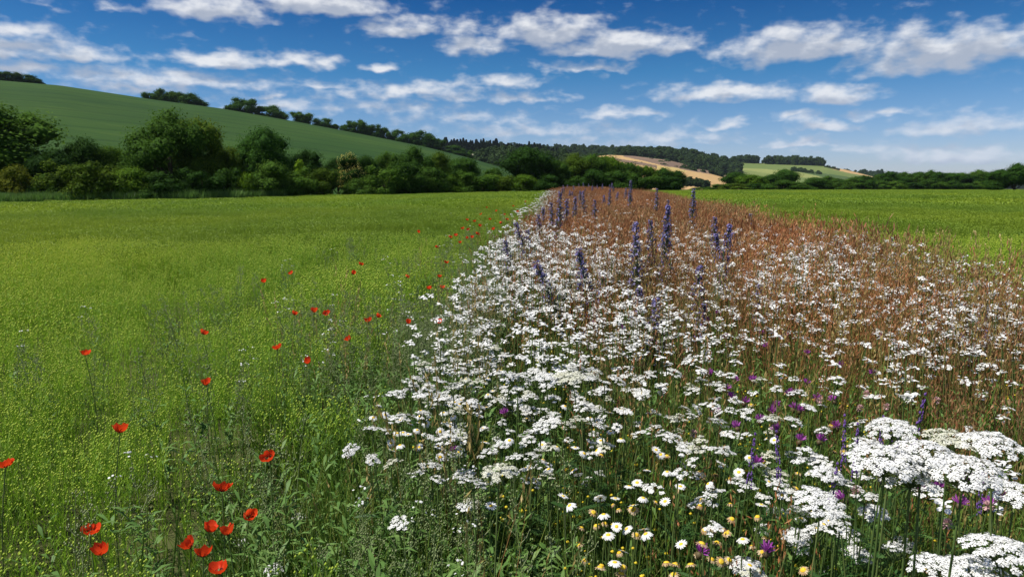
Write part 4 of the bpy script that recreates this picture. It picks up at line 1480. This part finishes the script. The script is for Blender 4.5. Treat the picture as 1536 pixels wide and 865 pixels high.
def knapweed(loc, h, label, group):
    v = random.choice(KNA)
    e = thing('knapweed', label, 'wildflower', loc, random.uniform(0, 6.28), h / KH, group)
    link(v[0], 'stem', e)
    link(v[1], 'leaves', e)
    b = link(v[3], 'bract', e)
    b.location = (0, 0, KH)
    b.rotation_euler = (random.gauss(0, .3), random.gauss(0, .3), 0)
    link(v[2], 'florets', b)


KN = [(1136, 694), (1090, 583), (1096, 595), (1117, 603), (1163, 607), (1158, 617), (1200, 615), (1190, 612), (1165, 645), (1225, 598), (1255, 640), (1130, 570), (1102, 570), (1051, 828), (1150, 826), (1265, 747), (1380, 733), (1470, 728), (1485, 757), (1452, 720),
      (1060, 480), (1075, 470), (930, 492), (888, 485), (1143, 500), (1120, 450), (1335, 405), (1345, 425), (1090, 505), (1260, 548), (1355, 466), (1330, 465), (1300, 470), (1440, 505), (1480, 510), (1375, 485), (1210, 530), (1310, 560), (675, 675), (757, 620),
      (1180, 505), (1108, 480), (1150, 520), (1065, 560), (1075, 620), (1140, 630), (1105, 640), (1230, 660), (1410, 730), (1500, 745), (1440, 755), (1320, 505), (1250, 600), (1200, 660), (1185, 590), (1210, 575)]
for i, (u, v) in enumerate(KN):
    loc, h = put(u, v, .52 if v > 440 else .6)
    if u > 1360 and v > 690:
        lab, gr = 'purple knapweed below the big white umbels at the right', 'knapweed in the flower strip'
    elif v > 560 and u < 1280:
        lab, gr = 'purple knapweed in the loose patch right of the strip middle', 'knapweed in the flower strip'
    else:
        lab, gr = 'small purple knapweed far back among yarrow and brown grass', 'knapweed in the flower strip'
    if (u, v) == (1136, 694):
        lab = 'brightest purple knapweed, alone among green stems below the patch'
    if (u, v) == (1051, 828):
        lab = 'purple knapweed among withered daisies at the bottom edge'
    if (u, v) == (1150, 826):
        lab = 'purple knapweed left of the white umbel at the bottom edge'
    if 'patch' in lab or 'far back' in lab:
        lab = 'purple knapweed flower ' + where((loc[0], loc[1], loc[2] + h))
    knapweed(loc, h, lab, gr)


# viper's bugloss
def bugloss_parts(H, top, dens=1.0, fade=False):
    st, lv, fl = MB(), MB(), MB()
    k = 8
    t = np.linspace(0, 1, k)
    tubes(st, np.stack([.01 * np.sin(t * 3), 0 * t, t * H], -1)[None], np.linspace(.006, .0025, k)[None], 0, .5, 6)
    n = int(95 * dens)
    h = H - (rng.random(n) ** 1.1) * top
    h = np.sort(h)
    f = (H - h) / top
    a = np.arange(n) * 2.399 + rng.normal(size=n) * .3
    ln = (.016 + .056 * np.minimum(1, f * 1.9)) * U(.75, 1.2, n)
    d = np.stack([np.cos(a), np.sin(a), U(.15, .8, n)], -1)
    d = unit(d)
    b = np.stack([0 * h, 0 * h, h], -1)
    tip = b + d * ln[:, None]
    tubes(st, np.stack([b, (b + tip) / 2 + np.array([0, 0, .004]), tip], 1), np.array([.0024, .002, .0015]), 0, rng.random(n), 3)
    # bract leaves
    for j in range(5):
        a2 = a + rng.normal(size=n) * .6
        d2 = unit(np.stack([np.cos(a2), np.sin(a2), U(.1, 1.1, n)], -1))
        q = b + d2 * (ln * U(.8, 1.4, n))[:, None]
        strips(lv, np.stack([b, (b + q) / 2 + np.array([0, 0, .004]), q], 1), np.stack([-np.sin(a2), np.cos(a2), 0 * a2], -1), np.array([.003, .0055, .001]), 0, rng.random(n))
    # lower stem leaves
    m = 40
    hh = U(.04, H - top * .7, m)
    a3 = rng.random(m) * 6.28
    d3 = unit(np.stack([np.cos(a3), np.sin(a3), U(.2, .9, m)], -1))
    b3 = np.stack([0 * hh, 0 * hh, hh], -1)
    q3 = b3 + d3 * U(.05, .10, m)[:, None]
    strips(lv, np.stack([b3, (b3 + q3) / 2 + np.array([0, 0, .01]), q3], 1), np.stack([-np.sin(a3), np.cos(a3), 0 * a3], -1), np.array([.004, .009, .001]), 0, rng.random(m))
    # funnel flowers and buds along each cyme
    for j in range(5):
        s = U(.45, 1.05, n)
        c = b + (tip - b) * s[:, None] + rng.normal(size=(n, 3)) * .004 + np.array([0, 0, .004])
        use = rng.random(n) < (.60 if not fade else .3)
        nv = unit(d + np.array([0, 0, .3]) + rng.normal(size=(n, 3)) * .35)
        discs(fl, (c + nv * .004)[use], nv[use], U(.0065, .0100, n)[use], 0, rng.random(use.sum()), 5, -.9)
        octas(fl, c[~use], .0026, 1, rng.random((~use).sum()), 1.3)
    return st.mesh('stem', [M['hairy']], True), lv.mesh('leaf', [M['hairy']]), fl.mesh('flowers', [M['blue'], M['bud']])


BH = 1.0
BUG = [bugloss_parts(BH, .66, 1.2), bugloss_parts(BH, .6, 1.1), bugloss_parts(BH, .7, 1.35), bugloss_parts(BH, .58, 1.0, True)]
BG = "blue spires in the flower strip"
BL = [(962, 337, 4.2, 0, 0, 0, 'tall blue flower spire left of the tallest pair in the strip middle'), (996, 311, 4.9, 2, 0, 0, 'tallest blue flower spire in the strip middle'),
      (866, 375, 4.0, 1, -.20, 0, 'leaning blue spire in the white edge, tip to the left'), (806, 395, 3.9, 1, -.42, 0, 'strongly leaning blue spire amid white yarrow, left of the other leaning spire'),
      (836, 289, 8.0, 3, 0, 0, 'dark slender spire above the far white edge'), (772, 334, 6.0, 3, -.35, 0, 'leaning dark spire at the left edge of the strip'),
      (763, 360, 5.2, 3, -.1, 0, 'short dark spire sticking out at the left edge of the strip'), (1046, 400, 3.9, 0, .02, 0, 'blue spire right of the tallest pair'),
      (1088, 338, 5.0, 2, .10, 0, 'broad blue spire right of the strip middle'), (1070, 326, 6.2, 3, -.05, 0, 'faded spire behind the broad blue spire'),
      (1127, 320, 8.5, 3, 0, 0, 'thin grey spire standing in the brown grass'), (1040, 285, 9.5, 1, 0, 0, 'spire reaching above the right field edge'),
      (985, 452, 3.2, 0, 0, 0, 'short violet spire in front of the tallest pair'), (905, 408, 4.3, 3, .05, 0, 'small blue spire between leaning spire and tall pair'),
      (1143, 427, 3.8, 3, 0, 0, 'faded violet spire amid yarrow right of the middle'), (945, 271, 15, 1, 0, 0, 'grey blue spire breaking the line of the dark copse'),
      (986, 283, 13, 3, 0, 0, 'small spire on the skyline of the strip right of centre'), (915, 284, 15, 3, 0, 0, 'small spire on the skyline below the copse'),
      (862, 296, 11, 1, 0, 0, 'spire in the group at the far end, nearest of them'), (878, 288, 13, 0, 0, 0, 'bluish spire right in the far end group'),
      (1095, 385, 4.5, 3, .1, 0, 'faded low spire below the broad blue spire'), (1470, 458, 3.1, 3, 0, 0, 'grey spire among yarrow near the right edge of the picture'),
      (815, 312, 9.6, 1, 0, 0, 'spire at the far white edge of the strip'), (803, 322, 8.6, 3, -.1, 0, 'dark leaning spire at the far white edge'), (960, 430, 3.6, 3, 0, 0, 'low spire at the foot of the tall blue spires'),
      (826, 304, 9.0, 3, -.06, 0, 'dusky spire just left of the dark slender spire'), (853, 300, 9.4, 1, .05, 0, 'dusky spire just right of the dark slender spire'), (1078, 352, 5.4, 2, -.12, 0, 'spire crossing the left side of the broad blue spire'), (1104, 352, 5.6, 0, .14, 0, 'spire leaning off the right side of the broad blue spire'),
      (978, 330, 5.2, 3, -.05, 0, 'faded spire between the two tallest'), (790, 345, 6.4, 3, -.22, 0, 'dark spire leaning beside the left edge spire'), (896, 300, 10.5, 3, .03, 0, 'grey spire in the brown grass left of the tallest'),
      (1004, 300, 12, 3, 0, 0, 'thin spire behind the tallest blue spire'), (1055, 455, 3.5, 3, 0.1, 0, 'low violet spire right of the short violet spire')]
for (u, vt, D, var, lean, _, lab) in BL:
    p = at_depth(u, vt, D)
    z0 = float(gz(p[0], p[1]))
    H = max(.45, p[2] - z0)
    bx = p[0] - math.sin(lean) * H
    e = thing('bugloss_spire', lab, 'wildflower', (bx, p[1], z0), 0, 1, BG, (0, lean))
    zs = H / math.cos(lean)
    wsc = .84 if D < 6 else 1.0
    e.scale = (wsc, wsc, zs)
    e.rotation_euler = (random.gauss(0, .05), lean + random.gauss(0, .025), random.uniform(-.2, .2))
    for me, nm in zip(BUG[var], ('stem', 'leaves', 'flowers')):
        link(me, nm, e)
for i in range(34):
    y = random.uniform(13, 55)
    x = left_edge(y) + random.uniform(.1, .75) * (right_edge(y) - left_edge(y))
    e = thing('bugloss_spire', 'small hazy spire among those crowded at the far end of the strip', 'wildflower', (float(x), y, float(gz(x, y))), 0, 1, 'far spires at the end of the strip')
    h = random.uniform(.85, 1.12)
    e.scale = (1.25, 1.25, h)
    e.rotation_euler = (random.gauss(0, .06), random.gauss(0, .09), random.uniform(0, 6))
    for me, nm in zip(BUG[random.randrange(4)], ('stem', 'leaves', 'flowers')):
        link(me, nm, e)


# poppies
def poppy_petal(a0, spread, cup, R, seed):
    r = np.random.default_rng(seed)
    mb = MB()
    nu, nv = 7, 6
    ph = r.random(4) * 6.28
    V = []
    for j in range(nv):
        t = j / (nv - 1)
        for i in range(nu):
            s = i / (nu - 1) * 2 - 1
            a = a0 + s * spread * (.35 + .65 * t ** .6)
            rad = R * t * (1 - .16 * s * s)
            el = cup * (.2 + .8 * t)
            wob = R * .12 * t * (math.sin(s * 5 + ph[0]) + .6 * math.sin(s * 9 + ph[1] + t * 3))
            rr = rad * math.cos(el * .8)
            V.append([rr * math.cos(a), rr * math.sin(a), rad * math.sin(el) * .9 + wob + .002])
    idx = np.arange(nu * nv).reshape(nv, nu)
    Fc = np.stack([idx[:-1, :-1], idx[:-1, 1:], idx[1:, 1:], idx[1:, :-1]], -1).reshape(-1, 4)
    mb.add(V, Fc, 0, r.random(len(Fc)) * .3 + r.random() * .6)
    return mb.mesh('petal', [M['red']], True)


POP = []
for s, cup in enumerate((1.0, .8, 1.15, .9)):
    pets = [poppy_petal(0, 1.05, cup, .027, s * 10), poppy_petal(math.pi, 1.05, cup, .027, s * 10 + 1), poppy_petal(math.pi / 2, .95, cup * 1.15, .024, s * 10 + 2), poppy_petal(-math.pi / 2, .95, cup * 1.15, .024, s * 10 + 3)]
    ce = MB()
    octas(ce, np.array([[0, 0, .006]]), .0045, 1, .5, 1.4)
    n = 34
    a = rng.random(n) * 6.28
    d = unit(np.stack([np.cos(a), np.sin(a), U(.4, 1.4, n)], -1))
    tubes(ce, np.stack([d * .002, d * .007, d * .011], 1), np.array([.0003, .0003, .0003]), 0, .5, 3)
    octas(ce, d * .0115, .0009, 0, .2)
    POP.append((pets, ce.mesh('centre', [M['black'], M['stem']])))
PH = .5
PST = [stem_mesh('stem', PH, .0016, .0013, .45) for _ in range(2)]
PLF = feather_leaves(6, .03, .25, .09, .007, 'weed_leaf')
PO = [(180, 650, 27, 'large red poppy standing alone in the left crop'), (333, 738, 22, 'red poppy above the pair of poppies at the bottom left'), (373, 778, 24, 'red poppy right beside small white umbels at the bottom left'),
      (136, 802, 20, 'upper poppy of the two at the bottom left corner'), (153, 832, 27, 'lower poppy of the two at the bottom left corner, side on'), (305, 836, 25, 'lowest poppy of the bottom left cluster'), (287, 822, 20, 'left poppy of the bottom left cluster'),
      (312, 798, 15, 'upper left poppy of the bottom left cluster'), (342, 803, 15, 'upper right poppy of the bottom left cluster'), (8, 702, 12, 'red poppy at the left edge of the picture'), (310, 578, 16, 'poppy in the weeds above the large lone poppy'),
      (128, 533, 10, 'small poppy far left in the smooth crop'), (304, 502, 14, 'poppy in the crop below the wheel track'), (417, 524, 13, 'poppy left of a paler poppy in the weeds'), (465, 544, 13, 'paler orange red poppy among weeds'),
      (525, 510, 12, 'ragged poppy in the weeds near the strip'), (471, 469, 14, 'bright poppy with a small one at its right'), (490, 472, 8, 'small poppy right beside the bright poppy'), (441, 473, 8, 'faint poppy left of the bright poppy'), (553, 483, 13, 'wide poppy right of the bright poppy'),
      (397, 424, 11, 'poppy by itself along the wheel track'), (437, 411, 8, 'poppy further up along the wheel track'), (529, 412, 11, 'larger poppy of the upper middle pair'), (541, 398, 8, 'smaller poppy of the upper middle pair'), (405, 690, 9, 'half hidden poppy low in the weeds'),
      (330, 860, 13, 'poppy half cut by the bottom edge of the picture')]
for (u, v) in [(610, 417), (644, 434), (663, 433), (659, 416), (613, 486), (658, 485), (565, 476), (669, 395)]:
    PO.append((u, v, 8, 'small poppy in the weeds left of the white flower edge'))
for (u, v) in [(629, 349), (655, 372), (675, 357), (684, 354), (699, 358), (708, 357), (703, 346), (694, 344), (720, 340), (735, 330), (740, 345), (760, 330), (757, 323), (712, 333), (690, 365), (722, 322), (700, 331), (745, 317), (770, 310), (730, 312), (752, 335), (776, 318), (788, 303), (716, 352)]:
    PO.append((u, v, 6.5, 'tiny poppy in the far reddish drift along the field'))
for i, (u, v, px, lab) in enumerate(PO):
    z = .60 if v < 760 else .52
    p = at_z(u, v, z)
    for _ in range(4):
        p = at_z(u, v, z + float(gz(p[0], p[1])))
    D = p[1]
    z0 = float(gz(p[0], p[1]))
    h = p[2] - z0
    k = px / F * D / .041
    e = thing('poppy', lab, 'poppy', (float(p[0]), float(p[1]), z0), random.uniform(0, 6.28), 1, 'poppies in the crop and verge')
    var = POP[i % 4]
    st = link(PST[i % 2], 'stem', e)
    st.scale = (1, 1, h / PH)
    link(PLF, 'leaves', e)
    ce = link(var[1], 'flower_centre', e)
    ce.location = (0, 0, h)
    k = min(max(k, .9), 1.6)
    ce.scale = (k,) * 3
    # heads nod towards the camera and the light
    ce.rotation_euler = (random.gauss(.25, .3), random.gauss(0, .3), random.uniform(0, 6.28))
    for m in var[0]:
        link(m, 'petal', ce)

# wild carrot: domed umbels of many small umbellets
UMB = []
for s in range(4):
    mb = MB()
    m = 24
    k = np.arange(m)
    r2 = .0064 * np.sqrt((k + .3) / m)
    t2 = k * 2.399 + s
    C = np.stack([r2 * np.cos(t2), r2 * np.sin(t2), -r2 ** 2 * 30 + rng.normal(size=m) * .0005], -1)
    nv = unit(np.stack([C[:, 0], C[:, 1], 0 * k], -1) * 90 + np.array([0, 0, 1]) + rng.normal(size=(m, 3)) * .25)
    discs(mb, C, nv, U(.0010, .0018, m), 0, rng.random(m), 5, .1)
    UMB.append(mb.mesh('umbellet', [M['white']]))
UMC = [u_.copy() for u_ in UMB]
for u_ in UMC:
    u_.materials[0] = M['cream']
CST = [stem_mesh('stem', .8, .0019, .0014, .25) for _ in range(2)]
CLF = feather_leaves(8, .1, .55, .12, .005)


def carrot(u, v, wpx, dia, label, dome=.34, tilt=(0, 0), cream=False, group='wild carrot umbels', D=None):
    D = dia * F / wpx if D is None else D
    p = at_depth(u, v, D)
    z0 = float(gz(p[0], p[1]))
    e = thing('wild_carrot', label, 'wildflower', (float(p[0]), float(p[1]), z0), random.uniform(0, 6.28), 1, group)
    h = p[2] - z0
    R = dia / 2
    st = link(random.choice(CST), 'stem', e)
    st.scale = (1, 1, (h - R * .75) / .8)
    lf = link(CLF, 'leaves', e)
    lf.scale = (1, 1, h / .8)
    nU = int(np.clip((R / .0062) ** 2 * 1.02, 14, 85))
    i = np.arange(nU)
    rr = R * np.sqrt((i + .5) / nU) * (1 + .05 * rng.normal(size=nU))
    th = i * 2.399 + rng.normal(size=nU) * .12
    z = -(rr / R) ** 2 * R * dome + rng.normal(size=nU) * .0015
    c = np.stack([rr * np.cos(th), rr * np.sin(th), z], -1)
    mb = MB()
    base = np.array([0, 0, -R * .8])
    mid = base * .5 + c * .5 - np.array([0, 0, .12 * R])
    tubes(mb, np.stack([np.repeat(base[None], nU, 0), mid, c - np.array([0, 0, .001])], 1), np.array([.0009, .0006, .0005]), 0, .5, 3)
    a = np.arange(9) * .7
    d = np.stack([np.cos(a), np.sin(a), -.4 + 0 * a], -1)
    strips(mb, np.stack([base + 0 * d, base + d * R * .25, base + d * R * .5], 1), np.stack([-np.sin(a), np.cos(a), 0 * a], -1), np.array([.001, .002, .0006]), 0, .7)
    fh = link(mb.mesh('flower_head', [M['stem']]), 'flower_head', e)
    fh.location = (0, 0, h)
    fh.rotation_euler = (tilt[0], tilt[1], -e.rotation_euler.z)
    for q, r_, t_ in zip(c, rr, th):
        o = link(random.choice(UMC if cream else UMB), 'umbellet', fh)
        o.location = q
        ti = r_ / R * dome * 1.5
        o.rotation_euler = (-math.sin(t_) * ti + random.gauss(0, .08), math.cos(t_) * ti + random.gauss(0, .08), 0)
        o.rotation_euler = (random.gauss(0, .08) - math.sin(t_) * ti, random.gauss(0, .08) + math.cos(t_) * ti, 0)
        o.scale = (random.uniform(.92, 1.2),) * 3


for a in [
    (1338, 632, 74, .085, 'domed white umbel just behind and above the biggest white cluster'),
    (1330, 674, 112, .086, 'left front umbel of the biggest white cluster at the right'),
    (1385, 664, 100, .078, 'middle rear umbel of the biggest white cluster at the right'),
    (1368, 700, 84, .066, 'lower middle umbel hanging under the biggest white cluster'),
    (1448, 688, 118, .088, 'right front umbel of the biggest white cluster'),
    (1490, 652, 92, .08, 'rear right umbel topping the biggest white cluster'),
    (1524, 728, 84, .085, 'white umbel cut by the right edge below the big cluster'),
    (1508, 812, 112, .095, 'big white umbel in the bottom right corner'),
    (1405, 838, 84, .08, 'left umbel of the three in the bottom right corner'),
    (1462, 838, 96, .085, 'middle umbel of the three in the bottom right corner'),
    (1232, 743, 76, .08, 'white domed umbel alone left of the big cluster'),
    (1242, 703, 54, .07, 'white umbel just above the lone domed umbel'),
    (1312, 762, 44, .06, 'small half shaded umbel below the big cluster'),
    (1197, 796, 44, .06, 'white umbel above the lower row left of the corner umbels'),
    (1274, 796, 38, .055, 'tilted small umbel between the corner umbels and the lone dome'),
    (1122, 842, 56, .07, 'white umbel at the bottom edge left of the others'),
    (1200, 815, 40, .06, 'flat umbel just under another at the lower right'),
    (1165, 763, 34, .055, 'oval white umbel in the upper left of the near umbels'),
    (1147, 787, 33, .055, 'oval white umbel below the other oval one'),
    (1166, 738, 26, .05, 'small white umbel beside a yellow daisy'),
    (1355, 812, 40, .06, 'flat umbel half hidden behind green stems at the lower right'),
    (1290, 826, 44, .06, 'ragged white umbel near the bottom edge'),
    (1250, 858, 36, .055, 'shaded umbel cut by the bottom edge'),
    (450, 770, 24, .045, 'small white umbel alone in the green weeds at the bottom'),
    (360, 810, 24, .045, 'small white umbel beside the bottom left poppies'),
    (382, 828, 20, .04, 'second small white umbel right of the bottom left poppies'),
    (412, 848, 34, .05, 'lacy white umbel at the bottom edge in the weeds'),
]:
    carrot(*a[:5], tilt=(random.gauss(.10, .1), random.gauss(0, .1)), dome=random.uniform(.28, .40))
for a in [(748, 702, 54, .06, 'greyish old umbel in the dense white middle'), (708, 752, 34, .05, 'greyish old umbel at the lower left of the whites'), (1425, 650, 74, .075, 'flat greyish old umbel behind the biggest cluster'), (855, 560, 52, .075, 'broad pale umbel in the upper middle of the whites')]:
    carrot(*a[:5], tilt=(.05, 0), dome=.2, cream=True)

# small violet vetch spikes and pink clover heads


def spike_mesh(H, nfl, r, mat):
    mb = MB()
    h = U(.62 * H, H, nfl)
    a = np.arange(nfl) * 2.4
    c = np.stack([np.cos(a) * r, np.sin(a) * r, h], -1) * np.array([1, 1, 1])
    octas(mb, c, U(.0022, .0036, nfl), 0, rng.random(nfl), 1.4)
    return mb.mesh('florets', [M[mat]])


VE = (stem_mesh('stem', .5, .0014, .001, .2), feather_leaves(8, .1, .4, .04), None)
mb = MB()
nfl = 60
h = U(.43, .52, nfl)
a = np.arange(nfl) * 2.4
rr = .005 * np.sqrt(np.clip((.525 - h) / .09, .05, 1))
octas(mb, np.stack([np.cos(a) * rr, np.sin(a) * rr, h], -1), U(.0014, .0022, nfl), 0, rng.random(nfl), 1.5)
VSP = mb.mesh('florets', [M['violet']])
for u, v in [(1205, 688), (1218, 672), (1292, 630), (1317, 640), (1342, 645), (1357, 650), (1312, 590), (1100, 657), (1290, 645), (1472, 680)]:
    p = at_depth(u, v, 1.35)
    z0 = float(gz(p[0], p[1]))
    e = thing('violet_vetch', 'small upright violet flower spike ' + where(p), 'wildflower', (float(p[0]), float(p[1]), z0), random.uniform(0, 6), 1, 'violet spikes near the umbels', (random.gauss(0, .08), random.gauss(0, .08)))
    e.scale = (1, 1, (p[2] - z0) / .51)
    link(VE[0], 'stem', e)
    link(VE[1], 'leaves', e)
    link(VSP, 'florets', e)
mb = MB()
n = 46
d = unit(rng.normal(size=(n, 3)) + np.array([0, 0, .5]))
strips(mb, np.stack([d * .003, d * .007, d * .0105], 1) + np.array([0, 0, .45]), perp(d)[0], np.array([.001, .003, .001]), 0, rng.random(n))
CLV = mb.mesh('florets', [M['pink']])
CLS = stem_mesh('stem', .45, .0014, .0012, .3)
CLL = feather_leaves(5, .1, .35, .04, .008, 'weed_leaf')
for u, v in [(1485, 712), (1482, 758), (1322, 716), (1285, 735), (1300, 590), (1420, 785), (1282, 738), (1330, 610), (1290, 612), (1230, 600), (1405, 600), (1040, 650)]:
    loc, h = put(u, v, .55)
    e = thing('pink_clover', 'faded pink clover head ' + where((loc[0], loc[1], loc[2] + h)), 'wildflower', loc, random.uniform(0, 6), 1.0, 'pink clover in the near right part')
    e.scale = (1.1, 1.1, h / .45)
    link(CLS, 'stem', e)
    link(CLL, 'leaves', e)
    link(CLV, 'florets', e)

# tiny yellow trefoil specks low between the stems
mb = MB()
n = 9
C = np.stack([rng.normal(size=n) * .03, rng.normal(size=n) * .03, U(.28, .42, n)], -1)
octas(mb, C, U(.003, .006, n), 0, rng.random(n), .8)
strips(mb, np.stack([C * np.array([.3, .3, 0]), C * np.array([.6, .6, .5]), C], 1), np.tile(np.array([[1., 0, 0]]), (n, 1)), np.array([.0015, .0015, .001]), 1, .5)
TR = mb.mesh('trefoil', [M['small_yellow'], M['stem']])
pts = strip_points(1.0, 6, 12, lambda x, y, dl, dr: .6 + 0 * x)
scatter('yellow_trefoil', [TR], pts, np.zeros(len(pts), int), rng.random(len(pts)) * 6.28, U(.9, 1.35, len(pts)), 'tiny yellow trefoil flowers low between the stems')

# ------------------------------------------------------------------ thin summer haze
hz = bpy.data.materials.new('haze')
hz.use_nodes = True
T = NT(hz.node_tree)
pv = T.n('ShaderNodeVolumePrincipled', inp={'Color': (.62, .74, .92, 1), 'Density': .00004, 'Anisotropy': .0})
T.t.links.new(pv.outputs[0], T.n('ShaderNodeOutputMaterial').inputs['Volume'])
mb = MB()
x0, x1, y0, y1, z0, z1 = -4600, 4600, -500, 5300, -18, 130
mb.add([[x, y, z] for z in (z0, z1) for y in (y0, y1) for x in (x0, x1)], [[2, 3, 1, 0], [5, 7, 6, 4], [1, 5, 4, 0], [6, 7, 3, 2], [4, 6, 2, 0], [3, 7, 5, 1]])
link(mb.mesh('haze', [hz]), 'haze', kind='stuff', label='thin blue summer haze over the valley')

# ------------------------------------------------------------------ look-alikes told apart by their order from the left
ORD += ['twenty-second', 'twenty-third', 'twenty-fourth', 'twenty-fifth', 'twenty-sixth', 'twenty-seventh', 'twenty-eighth', 'twenty-ninth', 'thirtieth', 'thirty-first', 'thirty-second', 'thirty-third', 'thirty-fourth', 'thirty-fifth']
same = {}
for o in COL.objects:
    if o.type == 'EMPTY' and o.get('label'):
        same.setdefault((o['label'], o['category']), []).append(o)
for (lab, _c), obs in same.items():
    if len(obs) < 2 or len(lab.split()) > 13:
        continue
    obs.sort(key=lambda o: to_px(o.location)[0])
    for i, o in enumerate(obs):
        if i < len(ORD):
            o['label'] = lab + (', leftmost one' if i == 0 else ', rightmost one' if i == len(obs) - 1 else ', ' + ORD[i] + ' from left')
